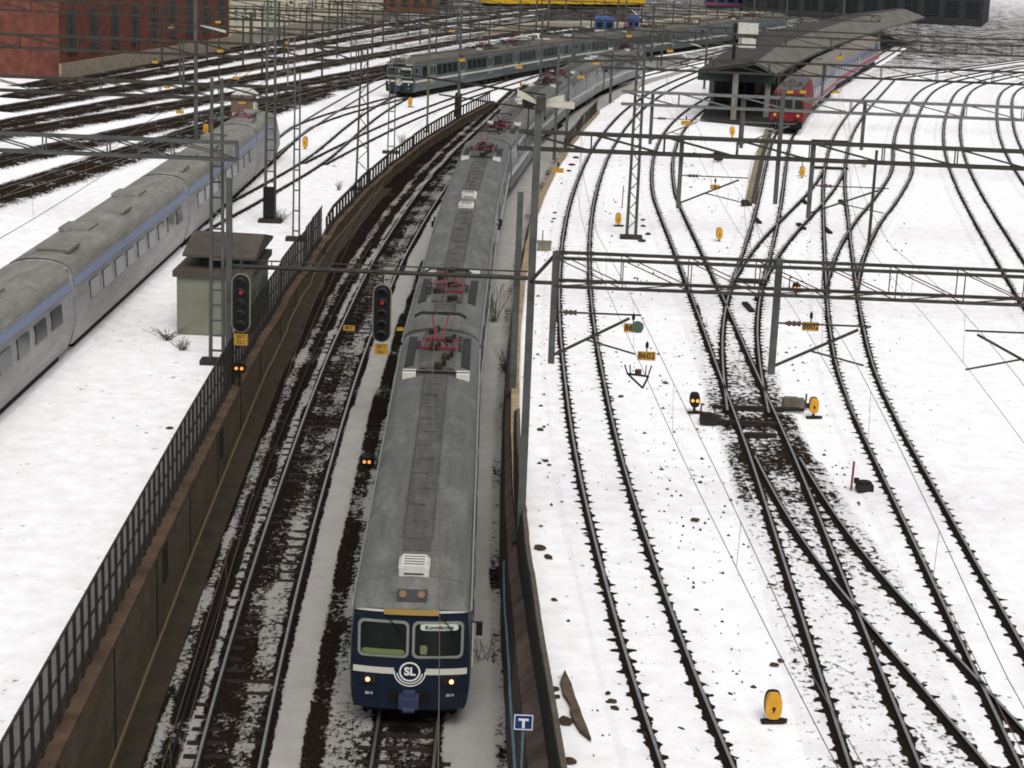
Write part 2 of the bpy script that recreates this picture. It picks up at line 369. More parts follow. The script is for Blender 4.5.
# nearest-rail lookup for melted snow
RP = []
for P in (P_T1, P_T2, P_T3, P_T4, P_T5, P_T6, P_T7, P_B2, P_B3, P_S2, P_C1, smooth_path([(x+9.5, y) for x, y in P_T6[::4]], 22, 320, 6), smooth_path([(x+14.6, y) for x, y in P_T6[::4]], 22, 320, 6)):
    d = np.gradient(P, axis=0); d /= np.linalg.norm(d, axis=1)[:, None]
    n_ = np.stack([d[:, 1], -d[:, 0]], 1)
    for s_ in (-1, 1):
        Q = P+n_*s_*.7525
        for a, b in zip(Q[:-1], Q[1:]):
            k = max(1, int(np.linalg.norm(b-a)/.12))
            for t in range(k): RP.append(a+(b-a)*t/k)
kd = kdtree.KDTree(len(RP))
for i, q in enumerate(RP): kd.insert((q[0], q[1], 0), i)
kd.balance()

def resample(P, step):
    P = np.asarray(P); s = np.concatenate([[0], np.cumsum(np.linalg.norm(np.diff(P, axis=0), axis=1))])
    t = np.arange(0, s[-1], step)
    Q = np.stack([np.interp(t, s, P[:, 0]), np.interp(t, s, P[:, 1])], 1)
    d = np.gradient(Q, axis=0); d /= np.linalg.norm(d, axis=1)[:, None]
    return Q, d, t
RAILPROF = [(-.066, 0), (.066, 0), (.066, .018), (.012, .03), (.012, .11), (.036, .122), (.036, .15), (-.036, .15), (-.036, .122), (-.012, .11), (-.012, .03), (-.066, .018)]
def rail_mesh(Q, d, off, zf, lift, coarse=False):
    prof = [(-.06, 0), (.06, 0), (.036, .15), (-.036, .15)] if coarse else RAILPROF
    ti = 2 if coarse else 6
    mb = MB(); rings = []
    for q, dd in zip(Q, d):
        nx, ny = dd[1], -dd[0]; z = zf(q[1])+lift
        rings.append([(q[0]+nx*(off+a), q[1]+ny*(off+a), z+b) for a, b in prof])
    n = len(prof); vs = [v for r in rings for v in r]
    side = [(i*n+k, i*n+(k+1) % n, (i+1)*n+(k+1) % n, (i+1)*n+k) for i in range(len(rings)-1) for k in range(n) if k != ti]
    top = [(i*n+ti, i*n+(ti+1) % n, (i+1)*n+(ti+1) % n, (i+1)*n+ti) for i in range(len(rings)-1)]
    mb.add(vs, side, RAILS); o = len(mb.v)
    mb.add([], [], RAILT); ii = mb.mi(RAILT)
    for f in top: mb.f.append(list(f)); mb.m.append(ii)
    return mb
def ground_attrs(me, soil, dr, uv=None):
    a = me.attributes.new('soil', 'FLOAT', 'POINT'); a.data.foreach_set('value', soil)
    a = me.attributes.new('dr', 'FLOAT', 'POINT'); a.data.foreach_set('value', dr)
    if uv is not None:
        u = me.uv_layers.new(name='UVMap'); li = np.zeros(len(me.loops), int); me.loops.foreach_get('vertex_index', li)
        u.data.foreach_set('uv', np.array(uv)[li].ravel())
TRI = [0]
P_T8 = smooth_path([(x+9.5, y) for x, y in P_T6[::4]], 22, 320, 6)
P_T9 = smooth_path([(x+14.6, y) for x, y in P_T6[::4]], 22, 320, 6)
def track(P, label, zf=lambda Y: 0., soil=.3, coarse=False, bed=True, grp='railway tracks in the snow', seed=0, bedw=1.75, dirtyY=None):
    TRI[0] += 1; lift0 = .004+TRI[0]*.0035
    root = thing('railway_track', label, 'railway track', (0, 0, 0), 0, grp)
    Q, d, t = resample(P, 1.2 if coarse else .8)
    for off in (-.7525, .7525):
        rail_mesh(Q, d, off, zf, .03 if bed else .06, coarse).build('rail', None, root)
    if bed:
        Q, d, t = resample(P, 1.5 if coarse else .5)
        us = [-bedw, -1.4, -1.2, -1.1, -1.0, -.92, -.85, -.7525, -.66, -.58, -.5, -.36, -.18]
        us = us+[0]+[-u for u in reversed(us)]
        vs = []; so_ = []; dr = []; uv = []
        for q, dd, tv in zip(Q, d, t):
            for u in us:
                x, y = q[0]+dd[1]*u, q[1]-dd[0]*u
                _, _, dist = kd.find((x, y, 0))
                edge = min(1, max(0, (bedw-abs(u))/.45))
                end = min(1, tv/3, (t[-1]-tv)/3)
                sv = soil if not callable(soil) else soil(u, y)
                vs.append((x, y, zf(y)+(lift0 if abs(u) < bedw-.01 else -.07))); so_.append(max(.02, sv)*edge if edge > 0 else 0); dr.append(min(dist, 2.)); uv.append((u, tv))
        n = len(us); fs = [(i*n+k, i*n+k+1, (i+1)*n+k+1, (i+1)*n+k) for i in range(len(Q)-1) for k in range(n-1)]
        me = bpy.data.meshes.new('ballast_bed'); me.from_pydata(vs, [], fs); me.materials.append(YARD); ground_attrs(me, so_, dr, uv)
        o = bpy.data.objects.new('ballast_bed', me); COL.objects.link(o); o.parent = root
    return root
def sleepers(root, P, y0, y1, zf, mx=100):
    Q, d, t = resample(P, .05); me = None; k = 0; last = -9
    for q, dd, tv in zip(Q, d, t):
        if not (y0 < q[1] < y1) or tv-last < .65 or k >= mx: continue
        last = tv; k += 1
        if me is None:
            mb = MB(); mb.box((0, 0, 0), (2.35, .21, .12)); me = mb.mesh('sleeper', WOOD)
        o = bpy.data.objects.new('sleeper', me); COL.objects.link(o); o.parent = root
        g = (zf(q[1]+.5)-zf(q[1]-.5))
        o.location = (q[0], q[1], zf(q[1])-.012); o.rotation_euler = (math.atan(g), 0, math.atan2(-dd[0], dd[1])+random.uniform(-.01, .01))

# ------------------------------------------------------------------ walls of the trench
LW = [(158,545),(185.5,486),(210,440),(246.5,368),(288.5,289),(330.5,227),(356.6,200),(396,160.6),(429.5,138.5),(454,121),(496,101)]
lw = [at(x, y, .15 if i < 5 else .45)[:2] for i, (x, y) in enumerate(LW)]
P_LW = smooth_path(lw, 18, 176, 5., 1.)
RW = [(566,768),(545,650),(528,560),(522,490),(519,430),(518.5,380),(520,328),(524,290),(530,246),(537,209),(545,195),(554.7,172),(567,150),(585,125),(603,109.5)]
rw = [at(x, y, .15)[:2] for x, y in RW]
P_RW = smooth_path(rw, 18, 174, 3.5, 1.)          # outer edge of the coping
CW = .58
P_RF = P_RW.copy(); P_RF[:, 0] -= CW+np.interp(P_RF[:, 1], [30, 46, 60], [.42, .1, 0])   # trench face of the right wall
xl = lambda Y: float(np.interp(Y, P_LW[:, 1], P_LW[:, 0]))
xr = lambda Y: float(np.interp(Y, P_RF[:, 1], P_RF[:, 0]))
def xedge(Y, side):
    if Y <= 172: return xl(Y) if side < 0 else xr(Y)
    c = np.interp(Y, P_LT[:, 1], P_LT[:, 0]) if side < 0 else np.interp(Y, P_TT[:, 1], P_TT[:, 0])
    base = (xl(172)-np.interp(172, P_LT[:, 1], P_LT[:, 0])) if side < 0 else (xr(172)-np.interp(172, P_TT[:, 1], P_TT[:, 0]))
    return float(c+base)

# ------------------------------------------------------------------ ground: one sheet to the horizon, the trench sunk in it
rowsY = [-300, -50, 5, 12]+list(np.arange(18, 100, .45))+list(np.arange(100, 240, 1.))+[245, 260, 280, 300, 400, 600, 1000, 2000, 3500]
NT = 76
vs = []; soil = []; dr = []; fs = []; fm = []
wide = [2500, 700, 200, 80, 40, 22, 12, 6, 3, 1.2, .25]
ncol = len(wide)*2+NT+3
for Y in rowsY:
    Yc = min(max(Y, 18), 300); inT = Y < 238
    a, b = xedge(min(Yc, 236), -1), xedge(min(Yc, 236), 1)
    z = zt(Yc)
    def fs_(x):
        f_ = np.interp(Y, [185, 225, 270, 320, 600], [0, .22, .52, .62, .5]); d_ = abs(x-20)
        return float(f_*np.interp(d_, [60, 160], [1, .3]))
    def bumpz(x): return .022*mnoise.noise((x*.25, Y*.12, 0))*(1 if abs(x) < 90 and 18 < Y < 240 else 0)-.03
    for wv in wide: vs.append((a-wv, Y, bumpz(a-wv))); soil.append(fs_(a-wv)); dr.append(2)
    vs.append((a, Y, -.03)); soil.append(0); dr.append(2)
    cL = float(np.interp(Yc, P_LT[:, 1], P_LT[:, 0])); cT = float(np.interp(Yc, P_TT[:, 1], P_TT[:, 0]))
    for i in range(NT):
        x = a+.01+(b-a-.02)*i/(NT-1); dL = x-cL; dT = x-cT
        h = .04*mnoise.noise((x*1.3, Y*.5, 3))
        if dL < -2.05: s = .9
        elif dL < -1.72: s = .42; h += .04
        elif dL < -1.22: s = .80
        elif dL < -.8: s = .27
        elif dL < 0: s = .60
        elif dL < .55: s = .42
        elif dL < .8: s = .36
        elif dL < 1.7: s = .05; h += .05
        elif dL < 2.25: s = .76
        elif dT < -1.3: s = .40
        elif dT < -.5: s = .42
        elif dT < .62: s = .66
        elif dT < .95: s = .45
        elif dT < 1.25: s = .2
        elif x > b-.35: s = .3
        else: s = .0; h += .04
        if abs(abs(dL)-.7525) < .17 or abs(abs(dT)-.7525) < .17: s = max(s, .85)
        s += .22*mnoise.noise((x*1.1, Y*.35, 9))*(1 if s > .1 else .3)
        vs.append((x, Y, (z+h-.0) if inT else -.03)); soil.append(max(0, s) if Y < 235 else max(.3, fs_(x))); dr.append(2)
    xo = float(np.interp(Y, P_RW[:, 1], P_RW[:, 0]))-.12 if 12 < Y <= 172 else b+.02
    vs.append((xo, Y, z-.05 if inT else -.031)); soil.append(0); dr.append(2)
    vs.append((xo, Y, -.03)); soil.append(0); dr.append(2)
    for wv in reversed(wide): vs.append((xo+wv, Y, bumpz(xo+wv))); soil.append(fs_(xo+wv)); dr.append(2)
for i in range(len(rowsY)-1):
    for k in range(ncol-1):
        fs.append((i*ncol+k, i*ncol+k+1, (i+1)*ncol+k+1, (i+1)*ncol+k))
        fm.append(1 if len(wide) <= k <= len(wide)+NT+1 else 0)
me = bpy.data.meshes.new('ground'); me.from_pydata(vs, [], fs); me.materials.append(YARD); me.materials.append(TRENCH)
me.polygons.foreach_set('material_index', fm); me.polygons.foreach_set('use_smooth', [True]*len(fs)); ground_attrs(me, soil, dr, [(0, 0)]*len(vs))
gr = bpy.data.objects.new('ground', me); COL.objects.link(gr); struct(gr)

def strip_wall(name, P, face_off, thick, ztop, zbot, m, parent=None, y0=18, y1=180, step=1):
    mb = MB(); Q = [q for q in P if y0 <= q[1] <= y1]; rings = []
    for q in Q:
        x, Y = q[0]+face_off, q[1]
        rings.append([(x, Y, zbot(Y)), (x+thick, Y, zbot(Y)), (x+thick, Y, ztop(Y)), (x, Y, ztop(Y))])
    mb.loft(rings); return mb.build(name, m, parent)
lwz = lambda Y: float(np.interp(Y, [90, 98, 102, 180], [.12, .14, .45, .45]))
LWALL = thing('retaining_wall', 'long brown stained concrete retaining wall on the left of the sunken tracks', 'retaining wall')
strip_wall('wall_face', P_LW, -.4, .47, lambda Y: lwz(Y)-.12, lambda Y: zt(Y)-.5, CONC, LWALL)
strip_wall('coping', P_LW, -.45, .56, lwz, lambda Y: lwz(Y)-.118, mat('rusty_coping', (.085, .055, .034), .9, 0, .4, 1.2), LWALL)
mb = MB()
for Y in np.arange(22, 170, 6.2):
    g = (xl(Y+1)-xl(Y-1))/2
    mb.box((xl(Y)+.075, Y, (lwz(Y)-.2+zt(Y))/2), (.03, .07, lwz(Y)-.2-zt(Y)), rz=-math.atan(g))
mb.build('joint', BLACK, LWALL)
# recessed dark niches with a frame
for px in ((184, 570), (237, 450), (331, 262)):
    q = at(px[0], px[1], -.8); Y = q.y
    nb = MB(); nb.box((xl(Y)+.09, Y, -.6), (.07, .6, 1.0)); nb.build('niche_door', mat('dark_niche', (.02, .016, .012), .9), LWALL)
# duct with lid along the foot of the wall
dt = thing('cable_duct', 'dark cable duct with lids along the foot of the left wall', 'cable duct')
strip_wall('duct_cover', P_LW, .16, .62, lambda Y: zt(Y)+.12, lambda Y: zt(Y)-.2, BENCH, dt, 18, 120)
strip_wall('duct_edge', P_LW, .08, .07, lambda Y: zt(Y)+.22, lambda Y: zt(Y)-.2, mat('duct_edge_tan', (.12, .09, .05), .8), dt, 18, 120)
pp = thing('drain_pipe', 'thin dark pipe lying along the ballast edge at the foot of the left wall', 'pipe')
mb = MB(); mb.tube([(np.interp(Y, P_LT[:, 1], P_LT[:, 0])-1.42, Y, zt(Y)+.12) for Y in np.arange(20, 100, 1.5)], .045); mb.build('pipe', BLACK, pp)

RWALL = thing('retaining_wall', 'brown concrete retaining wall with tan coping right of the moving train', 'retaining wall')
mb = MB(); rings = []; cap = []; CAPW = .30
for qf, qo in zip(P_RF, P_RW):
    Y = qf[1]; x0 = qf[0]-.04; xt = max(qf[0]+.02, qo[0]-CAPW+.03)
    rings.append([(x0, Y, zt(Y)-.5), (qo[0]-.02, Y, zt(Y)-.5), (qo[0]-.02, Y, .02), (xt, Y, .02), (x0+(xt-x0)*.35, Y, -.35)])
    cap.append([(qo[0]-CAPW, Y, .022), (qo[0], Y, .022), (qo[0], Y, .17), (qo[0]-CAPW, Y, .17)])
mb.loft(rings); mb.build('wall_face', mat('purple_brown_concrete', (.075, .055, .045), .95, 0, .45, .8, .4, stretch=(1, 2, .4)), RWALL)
mb = MB(); mb.loft([c_ for c_ in cap if c_[0][1] > 46]); mb.build('coping', CAPM, RWALL)
# dark board screen standing on the near end of the right wall
SCR = thing('board_screen', 'dark vertical board screen rising on the near end of the right wall', 'screen')
scz = lambda Y: float(np.interp(Y, [18, 44, 50, 58, 66], [1.25, 1.15, .85, .35, .15]))
edge = smooth_path([at(x, y, scz(at(x, y, .6).y))[:2] for x, y in RW[:6]], 18, 63, 4., .5)
mb = MB(); rings = []; trim = []
for q in edge:
    x1 = q[0]; Y = q[1]; xo = float(np.interp(Y, P_RW[:, 1], P_RW[:, 0])); xb = xo-CAPW-.02
    rings.append([(xb, Y, .03), (x1-.02, Y, .03), (x1, Y, scz(Y)), (x1-.12, Y, scz(Y))])
    trim.append([(x1-.09, Y, scz(Y)+.002), (x1+.03, Y, scz(Y)+.002), (x1+.03, Y, scz(Y)+.05), (x1-.09, Y, scz(Y)+.05)])
mb.loft(rings); mb.build('boards', BOARD, SCR); mb = MB(); mb.loft(trim); mb.build('top_rail', mat('grey_board_edge', (.08, .065, .05), .8, 0, .2), SCR)
bp = thing('drain_pipe', 'faded blue pipe running along the face of the right wall', 'pipe')
mb = MB(); mb.tube([(xr(Y)+.06, Y, zt(Y)+1.25) for Y in np.arange(24, 52, 1.5)], .055, n=8); mb.build('pipe', mat('faded_blue', (.10, .17, .22), .6, 0, .2), bp)

SW = lambda u, y: float(np.interp(y, [22, 36, 44, 52, 58, 64, 72, 84, 95, 110], [.30, .27, .25, .34, .54, .56, .33, .20, .08, .05]))
# ------------------------------------------------------------------ tracks
zs = lambda Y: zt(Y)
LT_ = track(P_LT, 'empty track with bare sleepers in the trench beside the left wall', zs, bed=False, grp='tracks in the trench')
sleepers(LT_, P_LT, 30, 96, lambda Y: zt(Y)-.05)
TT_ = track(P_TT, 'track carrying the blue passenger train in the trench', zs, bed=False, grp='tracks in the trench')
sleepers(TT_, P_TT, 32, 44, lambda Y: zt(Y)-.04)
track(P_T1, 'yard track nearest to the right wall, curving away under the portals', soil=lambda u, y: .10 if y < 120 else .04)
track(P_T2, 'yard track running from the switch past the large yellow lamp housing', soil=SW)
track(P_T3, 'yard track leading up to the red locomotive', soil=SW)
track(P_T4, 'diverging track that leaves the switch towards the right edge', soil=SW)
track(P_T5, 'crossover track cutting diagonally between two yard tracks', soil=SW)
track(P_T6, 'rightmost yard track bending away along the edge of the photo', soil=.07)
track(P_T7, 'short branch track leaving the rightmost yard track to the right', soil=.08)
track(P_T8, 'outer yard track beyond the right edge of the photo', soil=.07)
track(P_T9, 'outermost straight yard track at the far right', soil=.07)
track(P_S2, 'track under the standing commuter train left of the fence', soil=.12, coarse=True)
track(P_B2, 'siding that splits off left of the fence towards the silver train', soil=.08, coarse=True)
track(P_B3, 'track running directly left of the low railing', soil=.08, coarse=True)
track(P_X2, 'track under the silver train with the blue stripe', soil=.15, coarse=True)
track(P_C1, 'short curved track in front of the dark platform wedge', soil=.1, coarse=True)
fl = ['farthest yard track below the brick building', 'second yard track out from the brick building', 'third yard track out from the brick building',
      'fourth yard track out from the brick building', 'long yard track passing behind the standing commuter train', 'yard track behind the round topped hut', 'yard track just beyond the silver train']
for P, lb in zip(FAR, fl): track(P, lb, soil=.78, coarse=True, bedw=2.7)

# point machines and cross rods at the switch
def rods(px0, px1, w_, label):
    a, b = at(*px0), at(*px1); t = thing('point_rod', label, 'point rod', ((a.x+b.x)/2, a.y, 0), 0, 'point rods at the switch')
    L = b.x-a.x
    mb = MB(); mb.box((0, 0, .10), (L, .15, .1)); mb.box((.1, .24, .08), (L*.86, .1, .08)); mb.box((-.1, -.2, .07), (L*.6, .07, .06)); mb.build('rod_cover', DARKM, t)
    return t
rods((712, 409), (800, 406), .3, 'wide dark point rod across the tracks ending in a grey motor box')
rods((706, 424), (776, 424), .3, 'lower dark point rod crossing the tracks below the motor box')
rods((740, 437), (775, 436), .3, 'short bare sleeper row below the point rods')
def point_motor(px, label, w_=.8, rz=0, mm=None):
    q = at(*px); t = thing('point_motor', label, 'point motor', (q.x, q.y, 0), rz, 'point motors')
    mb = MB(); mb.box((0, 0, .2), (w_, .5, .3)); mb.box((-w_*.1, 0, .37), (w_*.6, .42, .05)); mb.build('housing', mm or mat('motor_grey', (.13, .11, .09), .6, .2, .3), t)
    mb = MB(); mb.cyl((w_*.55, -.1, .14), .1, .3, axis='X', n=10); mb.build('crank', DARKM, t)
point_motor((793, 408), 'grey point motor box between the lower track and the yellow dial')
point_motor((708, 424), 'dark point motor left of the lower track with a tilted lever', .6, 0, DARKM)
point_motor((745, 206), 'small dark motor box beside the end of the brown walkway', .5, 0, DARKM)
for px, lb in (((697, 312), 'dark rail fitting on the left yard track near the portal'), ((748, 309), 'dark rail fitting between the crossing tracks below the portal'),
               ((757, 222), 'dark point blade cover left of the diagonal crossover'), ((801, 228), 'flat dark plate lying along the diagonal crossover'),
               ((827, 232), 'dark cover beside the right yard track near the crossing'), ((804, 203), 'dark fitting on the upper rail of the diagonal crossover'),
               ((842, 204), 'small dark fitting beside the rightmost track')):
    q = at(*px); t = thing('rail_fitting', lb, 'rail fitting', (q.x, q.y, 0), random.uniform(-.04, .10), 'rail fittings')
    mb = MB(); mb.box((0, 0, .1), (.24, 1.8, .14)); mb.box((.03, .3, .19), (.14, .8, .05)); mb.build('cover', DARKM, t)
for (x0, x1, y), lb in (((737, 766, 283), 'long check bar across the track below the first portal'), ((812, 846, 169), 'dark bar across the rightmost track near the lantern'), ((812, 846, 142), 'upper dark bar across the rightmost track')):
    a, b = at(x0, y), at(x1, y); t = thing('cross_bar', lb, 'cross bar', ((a.x+b.x)/2, a.y, 0)); mb = MB(); mb.box((0, 0, .15), (b.x-a.x, .45, .13)); mb.box((0, .5, .12), (b.x-a.x, .12, .08)); mb.build('bar', DARKM, t)

# ------------------------------------------------------------------ fences
def tall_fence():
    t = thing('panel_fence', 'tall dark slatted fence standing on the near part of the left wall', 'fence')
    Q = [q for q in P_LW if 20 <= q[1] <= 97]; H_ = 1.85
    mb = MB(); r1 = [(q[0]-.22, q[1], .12+H_) for q in Q]; mb.tube(r1, .035)
    mb.tube([(q[0]-.22, q[1], .12+1.1) for q in Q], .03); mb.tube([(q[0]-.22, q[1], .12+.12) for q in Q], .03); mb.build('rails', mat('fence_dark', (.030, .027, .022), .7, 0, .3), t)
    mb = MB()
    mb.box((0, 0, 0), (.05, .13, H_)); pm = mb.mesh('post', MAT['fence_dark'])
    for Y in np.arange(20.4, 97, .82):
        o = bpy.data.objects.new('post', pm); COL.objects.link(o); o.parent = t; o.location = (xl(Y)-.22, Y, .12+H_/2)
    # netting behind the slats
    nm = bpy.data.materials.new('wire_netting'); nm.use_nodes = True; n = nm.node_tree.nodes; l = nm.node_tree.links
    b = n['Principled BSDF']; b.inputs['Base Color'].default_value = (.03, .028, .022, 1); b.inputs['Roughness'].default_value = .7
    tr = n.new('ShaderNodeBsdfTransparent'); mx = n.new('ShaderNodeMixShader'); mx.inputs[0].default_value = .87
    l.new(tr.outputs[0], mx.inputs[1]); l.new(b.outputs[0], mx.inputs[2]); l.new(mx.outputs[0], n['Material Output'].inputs[0])
    mb = MB(); vs = []
    for q in Q: vs += [(q[0]-.25, q[1], .15), (q[0]-.25, q[1], .1+H_)]
    mb.add(vs, [(2*i, 2*i+2, 2*i+3, 2*i+1) for i in range(len(Q)-1)]); mb.build('netting', nm, t)
tall_fence()
def railing(P, off, y0, y1, zf, H_, label, step=.55, thick=.05, m=None):
    t = thing('railing', label, 'railing'); m = m or mat('railing_dark', (.02, .018, .015), .7, 0, .3)
    Q = [q for q in P if y0 <= q[1] <= y1]
    mb = MB(); mb.tube([(q[0]+off, q[1], zf(q[1])+H_) for q in Q], thick*.7); mb.tube([(q[0]+off, q[1], zf(q[1])+.1) for q in Q], thick*.5); mb.build('rails', m, t)
    mb = MB()
    for Y in np.arange(y0, y1, step):
        if Y == y0: mb.box((0, 0, 0), (thick, thick, H_)); bm_ = mb.mesh('bar', m)
        x = float(np.interp(Y, P[:, 1], P[:, 0]))+off; o = bpy.data.objects.new('bar', bm_); COL.objects.link(o); o.parent = t; o.location = (x, Y, zf(Y)+H_/2)
    for Y in np.arange(y0, y1+.1, 6.):
        x = float(np.interp(Y, P[:, 1], P[:, 0]))+off; pb_ = MB(); pb_.box((x, Y, zf(Y)+H_/2+.03), (.11, .11, H_+.06)); pb_.build('post', m, t)
railing(P_LW, -.2, 98.5, 175, lwz, .95, 'low black barred railing on the far part of the left wall', 1.2, .12)
railing(P_RW, -.25, 140, 173, lambda Y: .15, 1.0, 'short grey railing on the far end of the right wall', .9, .08, STEELD)

# ------------------------------------------------------------------ masts
def lattice_mast(foot, H_, label, wx=.42, m=STEEL, taper=.75, rungs=.6, base=True, diag=False, leg=.11, z0=0.):
    t = thing('lattice_mast', label, 'mast', (foot[0], foot[1], z0), 0, 'lattice masts')
    for s_ in (-1, 1):
        mb = MB(); mb.bar((s_*wx/2, 0, 0), (s_*wx/2*taper, 0, H_), leg, t2=leg*.85); mb.build('leg', m, t)
    mb = MB(); z = .5; k = 0
    while z < H_:
        f_ = 1-(1-taper)*z/H_
        if diag:
            z2 = min(z+rungs, H_); f2 = 1-(1-taper)*z2/H_; sg = 1 if k % 2 else -1
            mb.bar((sg*wx/2*f_, 0, z), (-sg*wx/2*f2, 0, z2), .05)
        else: mb.box((0, 0, z), (wx*f_, .09, .07))
        z += rungs; k += 1
    mb.build('lacing', m, t)
    if base:
        mb = MB(); mb.box((0, 0, .05), (wx+.75, .7, .22)); mb.build('footing', mat('footing', (.035, .028, .022), .9, 0, .3), t)
    return t
def tube_mast(foot, H_, label, w_=.22, m=STEEL, z0=0., square=True, base=True, name='steel_mast', cat='mast', grp='steel masts'):
    t = thing(name, label, cat, (foot[0], foot[1], z0), 0, grp)
    mb = MB(); mb.bar((0, 0, 0), (0, 0, H_), w_, n=4 if square else 10, t2=w_*.85); mb.build('pole', m, t)
    if base:
        mb = MB(); mb.box((0, 0, .04), (w_*2, w_*2, .1)); mb.build('footing', MAT['footing'] if 'footing' in MAT else m, t)
    return t
mat('footing', (.035, .028, .022), .9, 0, .3)
def zat(px, py, Y): return atY(px, py, Y).z
def M_l(fx, fy, ty, label, **k):
    q = at(fx, fy); return lattice_mast((q.x, q.y), zat(fx, ty, q.y), label, **k), q
def M_t(fx, fy, ty, label, **k):
    q = at(fx, fy); return tube_mast((q.x, q.y), zat(fx, ty, q.y), label, **k), q
M_l(217, 363, 78, 'tall grey ladder mast in front of the green hut', wx=.5, leg=.13)
M_t(229, 385, 178, 'grey steel post beside the ladder mast carrying the signal beam', w_=.24)
q = atY(522, 500, 49.5); tube_mast((q.x, 49.5), zat(541, 98, 49.5), 'thick grey steel mast rising behind the right wall beside the train', w_=.23); MQ = q
tube_mast((atY(513, 380, 66.4).x, 66.4), zat(520, 192, 66.4), 'shorter grey post standing on the inner edge of the right wall', w_=.26)
M_l(631, 238, 45, 'greenish lattice mast on a base plate between two yard tracks', wx=.5, m=mat('dull_green_steel', (.055, .06, .045), .6, .2, .3), leg=.17, rungs=.55, diag=True)
M_l(296, 240, 72, 'grey ladder mast left of the tall fence', wx=.34, leg=.09, rungs=1.1)
M_l(362, 190, 45, 'dark lattice mast with rust at the start of the low railing', wx=.8, taper=.45, m=mat('dark_rusty_lattice', (.05, .038, .034), .7, .2, .3), diag=True, leg=.13, rungs=.7)
M_l(391, 153, 44, 'slender grey lattice mast behind the low railing', wx=.5, leg=.09, rungs=1.3)
M_l(270, 222, -20, 'very tall wide grey lattice mast behind the silver train nose', wx=.55, leg=.15)
M_t(196, 139, -20, 'plain grey mast with a floodlight behind the silver train', w_=.28)
M_t(427, 132, 20, 'green painted mast behind the low railing', w_=.18, m=GREENP)
M_t(458, 121, 8, 'grey mast with a black signal plate at the railing end', w_=.26)
M_l(353, 85, -10, 'grey lattice mast among the far tracks left of the commuter train', wx=.6, leg=.11, rungs=1.2)
M_l(291, 90, 5, 'pale lattice mast with a grey cabinet top among the far tracks', wx=.7, leg=.14, rungs=1.2, m=mat('brown_grey_steel', (.16, .13, .11), .7, .1, .3))
M_t(219, 84, 33, 'thin dark post with a tilted white board near the brick building', w_=.14, m=STEELD)
for (x, fy, ty, w_), lb in (((189, 40, -10, .3), 'first grey mast in front of the brick building'), ((180, 84, 40, .22), 'left of the two short posts under the upper left beam'),
        ((183.5, 88, 42, .22), 'right of the two short posts under the upper left beam'), ((231, 46, 0, .3), 'mast at the corner of the brick building'),
        ((251, 50, 12, .45), 'stout pale mast in front of the cream wall'), ((279, 40, 0, .3), 'second mast in front of the cream wall'),
        ((312, 32, 0, .22), 'third mast in front of the cream wall'), ((329, 30, 0, .22), 'fourth mast in front of the cream wall'), ((342, 28, 0, .35), 'fifth mast in front of the cream wall'),
        ((397, 33, 5, .45), 'stout mast beyond the nose of the standing train'), ((408, 36, 0, .2), 'thin mast beyond the standing train roof'), ((457, 45, 8, .3), 'mast rising behind the middle of the standing train'),
        ((479, 28, -4, .25), 'mast below the yellow train at its left end'), ((499, 30, 2, .25), 'thin mast between the far tracks and the yellow train'), ((519, 36, 0, .3), 'mast left of the pale platform edge'),
        ((536, 30, -2, .35), 'mast in front of the yellow train'), ((548, 32, -4, .35), 'second mast in front of the yellow train'), ((565, 24, -4, .3), 'third mast in front of the yellow train'),
        ((617, 32, -4, .35), 'mast right of the small blue railcar'), ((625, 30, -4, .3), 'mast beside the small blue railcar'),
        ((651, 62, 5, .35), 'tall mast at the rear end of the moving train'), ((661, 66, 22, .25), 'post with a curved bracket right of the train end'),
        ((704, 89, 22, .25), 'grey lamp post right of the train end'), ((753, 26, -4, .3), 'mast in front of the dark hall'), ((786, 22, -4, .3), 'second mast in front of the dark hall'), ((843, 20, -6, .4), 'stout mast beside the dark hall at right'),
        ((540, 82, 12, .28), 'lamp mast in front of the standing train side'), ((571, 92, 26, .3), 'mast between the standing train and the moving train'),
        ((506, 81, 42, .24), 'short post in front of the standing train windows'), ((610, 103, 52, .26), 'post on the snow right of the moving train side'), ((566, 140, 58, .22), 'thin post just right of the moving train'),
        ((554, 160, 46, .24), 'grey post on the coping of the right wall'), ((868, 250, 150, .16), 'dark slim post at the right edge of the photo'),
        ((775, 128, 72, .2), 'slim post in front of the dark platform'), ((739, 145, 96, .18), 'slim post left of the platform front')):
    M_t(x, fy, ty, lb, w_=w_, base=False, m=STEEL if w_ > .2 else STEELD)

